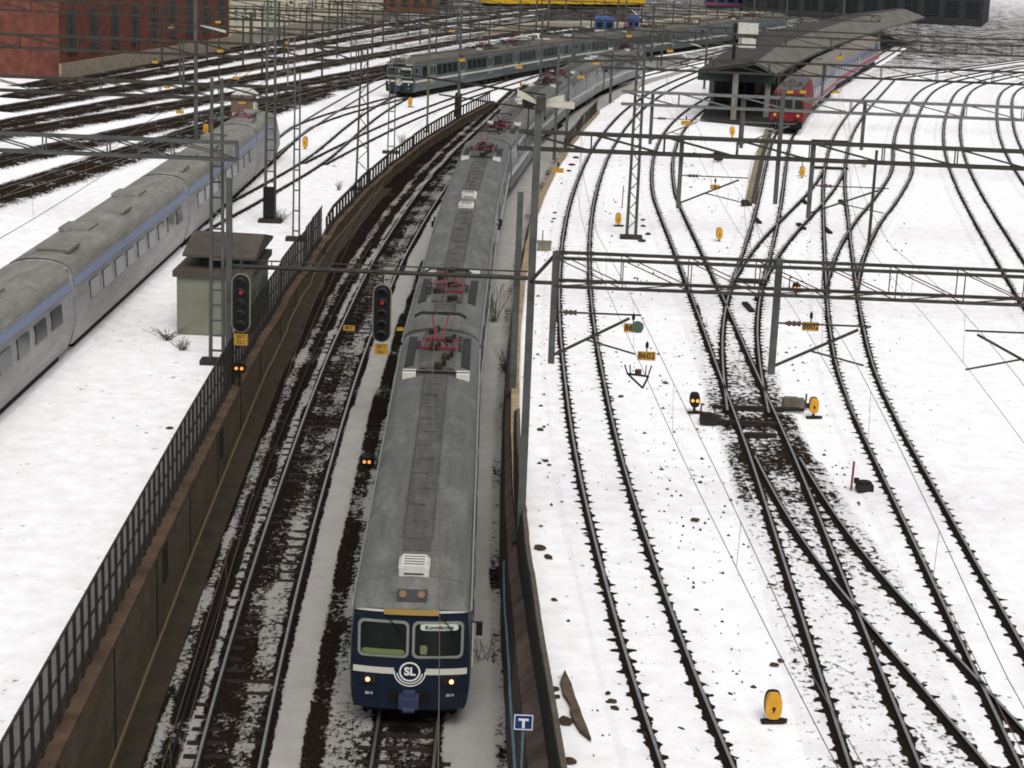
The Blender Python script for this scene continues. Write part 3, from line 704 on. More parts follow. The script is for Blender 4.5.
for (x, fy, ty), lb in (((162, 70, 8), 'slim mast at the left edge before the brick base'), ((207, 60, 2), 'slim mast under the white tilted floodlight'), ((243, 66, 20), 'slim mast above the round topped hut'),
        ((262, 78, 12), 'slim mast touching the wide lattice mast on its left'), ((284, 70, 20), 'slim mast right of the wide lattice mast'), ((306, 62, 6), 'slim mast between the pale lattice mast and the railing tracks'),
        ((322, 76, 24), 'slim mast on the dark tracks left of the dark lattice mast'), ((337, 58, 4), 'slim mast above the dark tracks left of the grey lattice mast'), ((372, 60, 12), 'slim mast above the top of the dark lattice mast'),
        ((383, 46, -4), 'slim mast at the right end of the cream wall'), ((420, 44, 2), 'slim mast right of the orange building'), ((436, 52, 6), 'slim mast over the second standing carriage'), ((446, 34, -4), 'slim mast by the grey low building'),
        ((470, 40, 4), 'slim mast over the third standing carriage'), ((489, 46, 12), 'slim mast at the left end of the tan platform'), ((580, 40, 2), 'slim mast on the tan platform left of the blue railcar'), ((590, 52, 14), 'slim mast left of the small blue railcar'),
        ((603, 36, -4), 'slim mast just behind the small blue railcar'), ((640, 44, 4), 'slim mast right of the second blue railcar'), ((672, 34, -6), 'slim mast over the rear standing carriages'), ((688, 40, 0), 'slim mast left of the curved lamp'),
        ((716, 34, -6), 'slim mast left of the pale double box'), ((731, 42, 2), 'slim mast touching the pale double box'), ((764, 34, -2), 'slim mast rising through the dark platform roof'), ((800, 40, -2), 'slim mast over the pale roof slope'),
        ((818, 34, -6), 'slim mast at the middle of the platform roof'), ((832, 60, 8), 'slim mast beside the first striped coach'), ((858, 44, -6), 'slim mast over the second striped coach')):
    M_t(x, fy, ty, lb, w_=.2, base=False, m=STEELD)
# ------------------------------------------------------------------ portals with drop posts and cantilevers
def portal(Y, xa, xb, zb, ztp, label, drops=(), m=STEELD, panel=2.6, y_tilt=0., leftpt=None, tk=.1, single=False, dpth=.5, lt=.05, lm=None):
    t = thing('overhead_line_portal', label, 'portal girder', (xa, Y, 0), 0, 'portals spanning the tracks')
    L = xb-xa
    def Y_(x): return y_tilt*x
    for z_ in ([zb] if single else [zb, ztp]):
        for dy in (-dpth/2, dpth/2):
            mb = MB(); mb.bar((0, Y_(0)+dy, z_), (L, Y_(L)+dy, z_), tk); mb.build('chord', m, t)
    mb = MB(); x = 0
    while x < L-.2:
        x2 = min(L, x+panel)
        if not single:
            for dy in (-dpth/2, dpth/2):
                mb.bar((x, Y_(x)+dy, ztp), (x2, Y_(x2)+dy, zb), lt); mb.bar((x2, Y_(x2)+dy, ztp), (x2, Y_(x2)+dy, zb), lt)
        mb.bar((x, Y_(x)-dpth/2, zb), (x2, Y_(x2)+dpth/2, zb), lt)
        x = x2
    mb.build('lacing', lm or m, t)
    if leftpt is not None:
        mb = MB(); mb.bar((0, 0, ztp), (leftpt-xa, 0, zb), tk*1.1); mb.bar((0, 0, zb), (leftpt-xa, 0, zb), tk*1.1); mb.build('end_brace', m, t)
    for dx, zbot, arm, top in drops:
        dp = MB(); dp.bar((dx-xa, Y_(dx-xa), zbot), (dx-xa, Y_(dx-xa), top), .18); dp = dp.build('drop_post', STEEL, t)
        if arm:
            c = MB(); y_ = Y_(dx-xa)
            c.bar((dx-xa, y_, zbot+.2), (dx-xa+arm, y_, zbot+1.35), .07); c.bar((dx-xa, y_, zbot+1.45), (dx-xa+arm*1.15, y_, zbot+1.45), .045)
            c.bar((dx-xa+arm*.45, y_, zbot+.7), (dx-xa+arm*1.1, y_, zbot+.35), .045)
            co = c.build('cantilever', m, dp)
            i_ = MB()
            for k in range(6): i_.cyl((dx-xa+arm*(.14+.03*k), y_, zbot+1.45), .075 if k % 2 else .05, abs(arm)*.03, axis='X', n=8)
            i_.build('insulator', PORC, dp)
    return t
Z1 = zat(555, 283, 49); Z1t = zat(555, 255, 49)
x1 = atY(555, 255, 49).x
portal(49, x1, x1+22, Z1, Z1t, 'near heavy lattice portal across the right yard with drop posts', [(atY(551, 363, 49).x, zat(551, 363, 49), 2.1, Z1t+.1), (atY(771, 374, 49).x, zat(771, 374, 49), 2.3, Z1t+.15), (x1+14, zat(771, 374, 49), -2.3, Z1t+.15)], leftpt=atY(530, 283, 49).x, panel=1.85, dpth=.9, tk=.085, lt=.028, lm=RUST)
Y2 = 80; z2b = zat(640, 153, Y2); z2t = zat(640, 136, Y2)
xa = atY(518, 148, Y2).x
portal(Y2, xa, xa+36, z2b, z2t, 'second lattice portal across the right yard beyond the near one', [(atY(678, 208, Y2).x, zat(678, 208, Y2), 2.6, z2t), (atY(775, 204, Y2).x, zat(775, 204, Y2), 0, z2t+2.2), (atY(808, 218, Y2).x, zat(808, 218, Y2), 3.0, z2t)], panel=3.2, tk=.13)
Y3 = 102.5; z3b = zat(640, 104.5, Y3); z3t = zat(640, 92, Y3)
xa = atY(622, 90, Y3).x
portal(Y3, xa, xa+34, z3b, z3t, 'third lattice portal carried by the greenish mast', [(atY(650, 144, Y3).x, zat(650, 144, Y3), 2.6, z3t), (atY(741, 148, Y3).x, zat(741, 148, Y3), 2.6, z3t), (atY(862, 140, Y3).x, zat(862, 150, Y3), 0, z3t)], panel=3.2, tk=.12, m=mat('girder_grey', (.12, .125, .12), .6, .2, .25))
Y4 = 132; xa = atY(602, 54, Y4).x
portal(Y4, xa, xa+42, zat(740, 73, Y4), zat(740, 61, Y4), 'fourth portal passing over the red locomotive', [(atY(820, 118, Y4).x, zat(820, 96, Y4), 0, zat(740, 61, Y4))], panel=4, tk=.12)
Y5 = 164; xa = atY(560, 38, Y5).x
portal(Y5, xa, xa+54, zat(750, 45, Y5), zat(750, 35, Y5), 'fifth portal crossing in front of the platform roof', [], panel=4, tk=.12)
Y6 = 195; xa = atY(700, 30, Y6).x
portal(Y6, xa, xa+45, zat(750, 29, Y6), zat(750, 21, Y6), 'sixth portal above the middle of the platform roof', [], panel=4, tk=.13, single=True)
# left yard portals
q = at(217, 363); xb = atY(237, 160, 68).x
portal(68, xb-24, xb, zat(217, 159, 68), zat(217, 142, 68), 'near left portal ending at the ladder mast over the silver train', [], panel=2.4, tk=.09, m=STEEL)
Y7 = 99; xb = atY(308, 103, Y7).x
portal(Y7, xb-40, xb, zat(297, 102, Y7), zat(297, 88, Y7), 'second left portal ending at the slim ladder mast', [], panel=3.2, tk=.13)
Y8 = 125; xb = atY(270, 60, Y8).x
portal(Y8, xb-45, xb+6, zat(200, 55, Y8), zat(200, 42, Y8), 'third left portal in front of the brick building', [], panel=4, tk=.14)
Y9 = 165; xb = atY(390, 22, Y9).x
portal(Y9, xb-52, xb+4, zat(300, 22, Y9), zat(300, 11, Y9), 'fourth left portal in front of the cream wall', [], panel=4, tk=.14)
portal(190, atY(330, 12, 190).x, atY(520, 14, 190).x, zat(420, 13, 190), zat(420, 5, 190), 'far portal over the tracks beyond the standing train', [], panel=4.5, tk=.15)
for Yp, xa_, xb_, y_, lb in ((145, 150, 330, 33, 'left portal just beyond the third left portal'), (180, 160, 372, 20, 'left portal in front of the middle of the cream wall'), (215, 230, 440, 10, 'left portal near the right end of the cream wall'),
        (150, 395, 560, 30, 'portal over the roofs of the standing train'), (175, 430, 700, 19, 'portal above the tan platform and blue railcars'), (230, 440, 760, 8, 'portal directly under the yellow wagons'), (225, 640, 880, 17, 'portal above the rear half of the platform roof')):
    portal(Yp, atY(xa_, y_, Yp).x, atY(xb_, y_, Yp).x, atY((xa_+xb_)/2, y_, Yp).z, atY((xa_+xb_)/2, y_-6, Yp).z, lb, [], panel=4, tk=.10)
# slanting span from the standing train to the lamp mast
a = atY(382, 71, 128); b = atY(545, 95, 112)
t = thing('span_beam', 'slanting double beam from the far mast to the twin floodlight mast', 'beam'); mb = MB(); mb.bar(a, b, .13); mb.build('chord', STEELD, t)
a2 = atY(440, 80, 128); b2 = atY(545, 95.5, 112); mb = MB(); mb.bar(a2-Vector((0, 0, 1.)), b2-Vector((0, 0, .9)), .1); mb.build('chord', STEELD, t)
a = atY(560, 62, 120); b = atY(662, 50, 150)
t = thing('span_beam', 'thin beam above the far part of the moving train', 'beam'); mb = MB(); mb.bar(a, atY(668, 59, 120), .13); mb.build('chord', STEELD, t)
# signal beam over the trench
zb = zat(380, 272, 66)
SB = thing('signal_beam', 'long tube beam over the trench carrying the two oblong signals', 'signal beam', (0, 66, zb))
a = atY(228, 265, 66); b = atY(530, 283, 66)
mb = MB(); mb.bar((a.x, 0, .0), (b.x, 0, 0), .17, n=8); mb.build('beam', STEELD, SB)
mb = MB(); mb.bar((a.x, .1, .22), (b.x, .1, .22), .05); mb.build('handrail', STEELD, SB)
mb = MB()
for x in np.arange(a.x, b.x, 1.6): mb.bar((x, .05, .02), (x, .1, .22), .04)
mb.build('stays', STEELD, SB)

def big_signal(cx, cy, Y, label, plate):
    c = atY(cx, cy, Y); t = thing('hanging_signal', label, 'signal', c, 0, 'oblong railway signals')
    H_, W_ = 2.2, .70
    def caps(w2, h2, n=12):
        r = w2; o = []
        for i in range(n+1): a_ = math.pi*i/n; o.append((r*math.cos(a_), h2-r+r*math.sin(a_)))
        for i in range(n+1): a_ = math.pi+math.pi*i/n; o.append((r*math.cos(a_), -h2+r+r*math.sin(a_)))
        return o
    mb = MB(); mb.prism(caps(W_/2, H_/2), -.02, .05); mb.build('rim', mat('tan_rim', (.17, .155, .11), .6), t)
    mb = MB(); mb.prism(caps(W_/2-.045, H_/2-.045), -.05, -.022); mb.build('backboard', BLACK, t)
    for k in range(5):
        z_ = .80-.4*k
        hb = MB(); pts = [Vector((.17*math.cos(a_), 0, .17*math.sin(a_))) for a_ in np.linspace(.1, math.pi-.1, 9)]
        vs = [(p.x, -.05, z_+p.z) for p in pts]+[(p.x*.95, -.3, z_+p.z*.95-.02) for p in pts]
        hb.add(vs, [(i, i+1, 10+i, 9+i) for i in range(8)]); hb.build('hood', mat('dark_hood', (.03, .032, .03), .6), t)
        lb_ = MB(); lb_.cyl((0, -.06, z_), .07, .02, n=14, axis='Y'); lb_.build('lamp', REDL if k == 1 else mat('dark_lens', (.015, .02, .018), .15), t)
    mb = MB(); mb.bar((0, .1, H_/2-.2), (0, .1, H_/2+.45), .08); mb.build('hanger', STEELD, t)
    mb = MB(); mb.box((0, .12, 0), (.35, .25, 1.9)); mb.build('back_box', DARKM, t)
    pl = MB(); pl.box((0, -.03, -H_/2-.26), (.5, .03, .42)); p_ = pl.build('number_plate', YELD, t)
    text_mesh('plate_text', plate, .2, BLACK, p_, (0, -.048, -H_/2-.26), (R(90), 0, 0), .002)
big_signal(382, 313, 65.6, 'oblong signal hanging over the trench right beside the train roof', 'SKT\n561')
big_signal(241, 303, 64.9, 'oblong signal hanging in front of the green hut and fence', 'SKT\n551')

# ------------------------------------------------------------------ overhead wires
def wire_run(P, y0, y1, zc, zm, label, sup, zf=lambda Y: 0., amp=.18, r=.010, drift=0):
    t = thing('overhead_wire', label, 'overhead wire', (0, 0, 0), 0, 'overhead wires'); pts = []; ms = []
    Ys = np.arange(y0, y1, 1.5)
    for Y in Ys:
        x = float(np.interp(Y, P[:, 1], P[:, 0]))+drift*max(0, 60-Y)/29
        s = min(sup, key=lambda q: abs(q-Y)); st = amp*math.cos((Y-sup[0])/9.)
        sag = min(.9, ((Y-s)/18.)**2*.6) if True else 0
        pts.append((x+st, Y, zf(Y)+zc)); ms.append((x+st*.5, Y, zf(Y)+zm-.9+ (.9-sag)))
    mb = MB(); mb.tube(pts, r, n=3); mb.build('contact_wire', WIRE, t)
    mb = MB(); mb.tube(ms, r, n=3); mb.build('carrier_wire', WIRE, t)
    for i in range(1, len(pts)-1, 6): mb = MB(); mb.bar(pts[i], ms[i], .012, n=3); mb.build('dropper', WIRE, t)
wire_run(P_T1, 22, 230, 5.5, 6.9, 'contact wire above the yard track nearest to the right wall', [49, 80, 102, 132])
wire_run(P_T2, 22, 200, 5.5, 6.9, 'contact wire above the track past the switch', [49, 80, 102, 132])
wire_run(P_T3, 60, 240, 5.5, 6.9, 'contact wire above the track of the red locomotive', [49, 80, 102, 132, 164])
wire_run(P_T6, 22, 220, 5.5, 6.9, 'contact wire above the rightmost yard track', [49, 80, 102, 132])
wire_run(P_TT, 20, 290, 4.95, 5.75, 'contact wire above the blue train in the trench', [30, 68, 100, 140], zt, .05, r=.007, drift=1.1)
wire_run(P_LT, 20, 170, 5.0, 5.8, 'contact wire above the empty track in the trench', [30, 68, 100, 140], zt, .05, r=.006)
wire_run(P_B3, 130, 245, 5.5, 6.9, 'contact wire beside the low railing', [130, 165, 200], r=.02)
wire_run(P_S2, 110, 320, 5.6, 6.9, 'contact wire above the standing commuter train', [130, 165, 200, 240], r=.02)
wire_run(P_X2, 40, 200, 5.5, 6.9, 'contact wire above the silver train', [68, 99, 125, 165], r=.016)

def tag_plate(px, Y, txt, label, w_=.5, h_=.25, disc=False, zc=None):
    c = atY(px[0], px[1], Y); t = thing('number_sign', label, 'number sign', c, 0, 'yellow number plates')
    mb = MB(); mb.box((0, 0, 0), (w_, .02, h_)); p_ = mb.build('plate', YELD, t)
    if txt: text_mesh('sign_text', txt, h_*.95, BLACK, p_, (0, -.013, 0), (R(90), 0, 0), .002, .004)
    mb = MB(); mb.bar((0, .0, h_/2), (0, 0, h_/2+.3), .03); mb.cyl((0, 0, h_/2+.18), .045, .14, n=8); mb.build('hanger', BLACK, t)
    if disc:
        mb = MB(); mb.cyl((.12, -.04, .04), .17, .03, axis='Y', n=16); mb.build('disc', mat('green_disc', (.05, .09, .06), .5), t)
tag_plate((646.5, 356), 49, '8602', 'yellow 8602 plate hanging below the green disc plate')
tag_plate((633, 328), 49, '8602', 'yellow plate half covered by a green disc', disc=True)
tag_plate((810.5, 326.5), 49, '8602', 'yellow 8602 plate right of the near portal drop post', w_=.45)
tag_plate((349, 328), 66, 'SKT', 'small orange plate above the left trench track', w_=.42, h_=.2)
tag_plate((400, 329), 66, '', 'tiny orange plate beside the train roof', w_=.26, h_=.13)
tag_plate((558, 170.5), 80, '', 'small yellow plate on the right wall beside the rods', w_=.5, h_=.2)
tag_plate((715, 187), 80, '8', 'small yellow plate on the strut below the second portal', w_=.42, h_=.2)
tag_plate((686, 123), 102.5, '', 'small amber plate over the second yard track', w_=.55, h_=.25)
for (x, y, Y), lb in (((171, 27, 150), 'yellow plate in front of the brick building windows'), ((218, 22, 150), 'yellow plate at the corner of the brick building'), ((235, 31, 150), 'yellow plate near the foot of the cream wall'),
                      ((220, 51, 140), 'yellow plate on the thin dark post'), ((155, 62, 140), 'yellow plate at the left edge by the brick base'), ((167, 87, 130), 'yellow plate above the far left tracks'), ((236, 78, 130), 'yellow plate left of the round topped hut'),
                      ((242, 102, 110), 'small plate on the wall of the round topped hut'), ((180, 112, 110), 'yellow plate behind the silver train'), ((452, 31, 160), 'amber plate above the standing train'), ((462, 60, 130), 'amber plate in front of the standing train doors'),
                      ((519, 67, 125), 'amber plate in front of the standing train side'), ((596, 63, 125), 'amber plate over the rear cars of the moving train'), ((581, 77, 112), 'amber plate beside the rear cars'), ((629, 36, 150), 'amber plate over the standing train windows'),
                      ((670, 51, 140), 'amber plate below the standing train stripe'), ((840, 58, 140), 'amber plate above the striped coach'), ((836, 92, 132), 'amber plate beside the striped coach wheels'), ((790, 92, 132), 'amber plate on the locomotive front'), ((803, 92, 132), 'amber plate right of the locomotive front')):
    tag_plate((x, y), Y, '', lb, w_=.46, h_=.2)
# section insulator hanging in the wire
c = atY(638, 376, 47.5); t = thing('section_insulator', 'dark forked insulator hanging in the wire above the second snow strip', 'insulator', c)
mb = MB(); mb.bar((-.28, 0, .05), (.28, 0, 0), .05); mb.bar((-.28, 0, .05), (.12, -.3, -.25), .04); mb.bar((.28, 0, 0), (.12, -.3, -.25), .04)
for s_ in (-1, 1): mb.bar((s_*.28, 0, .03), (s_*.36, .2, .25), .03); mb.bar((s_*.2, 0, .03), (s_*.22, .2, .25), .03)
mb.build('frame', BLACK, t); mb = MB(); mb.cyl((0, 0, .1), .09, .16, n=8); mb.build('insulator_body', PORC, t)

# ------------------------------------------------------------------ small signals on the snow
def lantern(px, label, h=.75, w_=.42, dark=False, rz=0., lamps=None, post=.35, base=True, zg=0.):
    q = at(px[0], px[1], zg); t = thing('dwarf_signal', label, 'dwarf signal', q, rz, 'dwarf signals and lanterns')
    mb = MB(); mb.cyl((0, 0, post/2), .05, post, n=8); mb.build('post', DARKM, t)
    out = []
    for i in range(20):
        a_ = 2*math.pi*i/20; out.append((w_/2*math.copysign(abs(math.cos(a_))**.6, math.cos(a_)), post+h/2+h/2*math.copysign(abs(math.sin(a_))**.75, math.sin(a_))))
    mb = MB(); mb.prism(out, -.14, .14); b = mb.build('housing', BLACK if dark else YEL, t, False)
    mb = MB(); mb.prism([(x*1.04, post+h/2+(z-post-h/2)*1.04) for x, z in out], .08, .2); mb.build('back_cover', DARKM, t)
    if lamps:
        for k in (-1, 1):
            mb = MB(); mb.cyl((k*w_*.24, -.15, post+h*.5), .06, .03, axis='Y', n=10); mb.build('lamp', AMBL, t)
    elif not dark:
        mb = MB(); mb.cyl((0, -.145, post+h*.45), .04, .02, axis='Y', n=10); mb.bar((0, -.15, post+h*.45), (0, -.15, post+h*.3), .03); mb.build('lens', DARKM, t)
    if base:
        mb = MB(); mb.box((0, 0, .02), (.5, .16, .07), rz=.1); mb.box((.2, .06, .03), (.28, .12, .07), rz=-.3); mb.build('base', DARKM, t)
    return t
lantern((772, 722), 'largest yellow lantern standing near the bottom right track', h=.58, w_=.36, post=.12)
lantern((813, 418), 'yellow dial lantern beside the grey point motor box', h=.55, w_=.32, post=.2)
lantern((694, 413), 'black two lamp dwarf signal left of the switch', h=.5, w_=.36, dark=True, lamps=True, post=.25)
lantern((796, 294), 'dwarf signal with two glowing amber lamps at the portal foot', h=.45, w_=.36, dark=True, lamps=True, post=.1, base=False)
lantern((719, 241), 'yellow lantern alone on the snow above the near portal', h=.62, w_=.35, post=.12, base=False)
lantern((618, 226), 'yellow lantern left of the greenish lattice mast', h=.62, w_=.34, post=.12)
lantern((802, 178), 'yellow lantern left of the diagonal crossover', h=.75, w_=.34, post=.1, base=False)
lantern((732, 138), 'narrow yellow lantern in front of the dark platform', h=.75, w_=.4, post=.2, base=False)
lantern((864, 167), 'amber lantern at the right edge on the second portal', h=.45, w_=.4, post=.1, base=False)
lantern((718, 162), 'brown shaded signal box under the second portal', h=.7, w_=.8, post=.1, base=False, dark=True)
lantern((305, 149), 'yellow lantern left of the barred railing tracks', h=.8, w_=.38, post=.12, base=False)
lantern((206, 134), 'yellow lantern behind the silver train roof', h=.7, w_=.42, post=.1, base=False)
lantern((410, 107), 'yellow lantern just in front of the standing train', h=.8, w_=.38, post=.1)
lantern((521, 87), 'tiny yellow marker between standing and moving train', h=.4, w_=.3, post=.05, base=False)
lantern((286, 49), 'small red brown marker among the far tracks', h=.9, w_=.5, post=.1, base=False)
lantern((367, 468), 'low signal with two orange lamps between the trench tracks', h=.34, w_=.36, dark=True, lamps=True, post=.1, zg=zt)
lantern((239.5, 386), 'low signal with two orange lamps fixed at the fence top', h=.4, w_=.42, dark=True, lamps=True, post=.5, zg=.2, base=False)
def lever(px, label, box=True, mbx=DARKM, h=.95):
    q = at(*px); t = thing('snow_marker', label, 'snow marker', q, 0, 'marker rods')
    mb = MB(); mb.bar((0, 0, 0), (.02, 0, h), .06); mb.build('rod', mat('red_brown_rod', (.16, .03, .02), .6), t)
    if box:
        mb = MB(); mb.box((.42, 0, .12), (.5, .5, .24)); mb.cyl((.42, 0, .27), .2, .08, n=10); mb.cyl((.15, 0, .32), .09, .16, n=8); mb.build('box', mbx, t)
lever((851, 490), 'red rod with a dark round box at the right edge')
lever((700, 419), 'short red rod beside the dark point motor', False, h=.6); lever((805, 408), 'short red rod beside the yellow dial lantern', False, h=.55)
lever((789, 287), 'short red rod above the near portal', False, h=.6); lever((622, 208), 'thin red rod left of the greenish mast', False, h=1.4); lever((802, 168), 'thin red rod above the yellow lantern', False, h=.9)
q = at(544, 250); t = thing('cable_box', 'grey concrete cable box with a short rod right of the wall', 'cable box', q)
mb = MB(); mb.box((0, 0, .22), (.75, .5, .45)); mb.box((0, 0, .46), (.8, .55, .05)); mb.build('box', mat('grey_box', (.16, .15, .12), .8, 0, .2), t); mb = MB(); mb.bar((-.1, .1, .45), (-.1, .1, 1.05), .06); mb.build('rod', MAT['red_brown_rod'], t)
# black relay cabinet on the snow and black disc signals
q = at(269, 222); t = thing('relay_cabinet', 'black upright cabinet at the foot of the wide lattice mast', 'cabinet', q); mb = MB(); mb.box((0, 0, 1.1), (.62, .5, 1.8)); mb.build('cabinet', BLACK, t); mb = MB(); mb.box((0, 0, .1), (.8, .7, .2)); mb.build('base', MAT['footing'], t)
mb = MB()
for k in range(6): mb.box((0, -.26, .4+.26*k), (.5, .02, .05))
mb.build('louvres', DARKM, t)
Y = at(458, 121).y; c = atY(458, 105, Y); t = thing('tall_signal', 'black back of a tall signal on the mast at the railing end', 'signal', c); mb = MB(); mb.box((0, 0, 0), (.6, .12, 1.7)); mb.cyl((0, 0, .85), .3, .12, axis='Y', n=14); mb.cyl((0, 0, -.85), .3, .12, axis='Y', n=14); mb.build('backboard', BLACK, t); mb = MB(); mb.box((0, -.2, 0), (.25, .25, 1.6)); mb.build('lamp_case', DARKM, t)
c = atY(529, 102, 110); t = thing('disc_signal', 'round black disc signal over the moving train beside the twin lamps', 'signal', c); mb = MB(); mb.cyl((0, 0, 0), .42, .08, axis='Y', n=18); mb.build('disc', BLACK, t); mb = MB(); mb.bar((0, .1, -2.2), (0, .1, .3), .1); mb.build('stem', STEELD, t)

def cobra(px, Y, label, arms, mast=None):
    c = atY(px[0], px[1], Y); t = thing('floodlight', label, 'floodlight', c, 0, 'floodlights on masts')
    for L, dz in arms:
        sg = 1 if L > 0 else -1; L = abs(L)
        rings = []
        for k, (u, w_, h_) in enumerate(((.12, .08, .06), (.35, .24, .12), (.7, .32, .16), (1, .30, .17))):
            x = sg*u*L; z_ = dz*u
            rings.append([(x, -w_/2, z_), (x, w_/2, z_), (x, w_/2*.6, z_+h_), (x, -w_/2*.6, z_+h_)])
        mb = MB(); mb.loft(rings); mb.build('lamp_head', mat('pale_lamp_shell', (.30, .29, .24), .5, 0, .1), t)
    mb = MB(); mb.box((0, 0, .05), (.25, .2, .3)); mb.build('bracket', STEELD, t)
cobra((541, 106), 49.4, 'twin pale floodlight heads on top of the thick mast', [(-.65, .25), (.9, -.03)])
cobra((541, 104), 49.6, 'slim second head behind the twin floodlights', [(.62, .1)])
cobra((533, 39), at(540, 82).y, 'twin floodlight heads above the standing train', [(-1.4, .35), (1.9, .0)])
cobra((197, 25), at(196, 139).y, 'long tilted white floodlight near the brick building', [(2.2, -.5)])
cobra((704, 48), at(704, 89).y, 'single pale floodlight on the lamp post by the train end', [(-1.6, .4)])
cobra((291, 3), at(291, 90).y, 'pale floodlight pair at the top left above the cream wall', [(-1.6, .2), (1.8, .1)])
q = at(745, 95); t = thing('white_panel', 'large pale double box on a post in front of the standing train end', 'panel', (q.x, 175, 0))
c1 = atY(748, 30, 175); mb = MB(); mb.box((c1.x-q.x, 0, c1.z+.1), (1.9, .5, 1.1)); mb.box((c1.x-q.x, 0, c1.z-1.2), (1.6, .45, .9)); mb.build('box', mat('pale_grey_panel', (.42, .41, .37), .7, 0, .15), t); mb = MB(); mb.bar((c1.x-q.x-1.2, 0, 0), (c1.x-q.x-1.2, 0, c1.z+.6), .3); mb.build('post', BLACK, t)

# ------------------------------------------------------------------ trains
def mat_roof(): return grime('train_roof', (.112, .114, .106), (.20, .195, .18), seam=1.9)
ROOF = mat_roof(); ROOFD = grime('roof_walkway', (.082, .078, .070), (.16, .155, .14), .8, k=.8); NAVY = grime('navy_front', (.007, .014, .028), (.03, .03, .03), .45, k=.6)
SIDE = mat('blue_grey_side', (.125, .142, .148), .35, 0, .15, 2., coat=.3); CREAM = mat('cream_stripe', (.52, .51, .45), .45)
GLASS = mat('dark_train_glass', (.010, .014, .013), .18, 0, spec=.35); UND = mat('underframe', (.006, .005, .005), .8); GRIL = mat('roof_grille', (.028, .028, .027), .7, .2, .3, 8.)
FRAME = mat('window_frame', (.26, .27, .23), .4, .3); GOLD = mat('gold_marker', (.20, .125, .03), .35, .3); REDP = mat('pantograph_red', (.16, .018, .035), .5)
SLB = mat('emblem_white', (.72, .72, .68), .5)
XL = 24.6
def section(wb, ws, wg, zb_, zg, zr, n=7):
    pts = [(-wb, zb_), (wb, zb_), (ws, 1.0), (ws, 2.2), (wg, zg)]
    for i in range(1, n): a_ = math.pi*i/n; pts.append((wg*math.cos(a_)**1 if False else wg*math.cos(a_), zg+(zr-zg)*math.sin(a_)**.8))
    pts += [(-wg, zg), (-ws, 2.2), (-ws, 1.0)]
    return pts
def pantograph(parent, y, s=1):
    mb = MB(); z = 3.9
    for sx in (-.55, .55): mb.bar((sx, y-.7, z), (sx, y+.7, z), .07)
    for sy in (-.6, .6): mb.bar((-.65, y+sy, z), (.65, y+sy, z), .07)
    for sx in (-.3, .3): mb.bar((sx, y-.3*s, z), (sx*.35, y-.95*s, z+.45), .055); mb.bar((sx*.35, y-.95*s, z+.45), (sx, y+.75*s, z+.88), .045)
    mb.bar((-.35, y-.2*s, z+.1), (-.1, y+.9*s, z+.3), .05)
    f_ = mb.build('pantograph', REDP, parent)
    mb = MB()
    for dy in (-.12, .12): mb.tube([(-.95, y+.75*s+dy, z+.80), (-.7, y+.75*s+dy, z+.94), (.7, y+.75*s+dy, z+.94), (.95, y+.75*s+dy, z+.80)], .028)
    mb.build('collector_head', BLACK, f_)
    mb = MB()
    for sx in (-.5, .5):
        for sy in (-.55, .55): mb.cyl((sx, y+sy, z-.1), .06, .22, n=8)
    mb.cyl((-.75, y-.1, z-.02), .09, .3, n=8); mb.cyl((.78, y+.5, z+.0), .09, .35, n=8); mb.cyl((.78, y-.3, z+.0), .08, .3, n=8)
    mb.build('insulators', mat('grey_insulator', (.06, .05, .05), .4), f_)
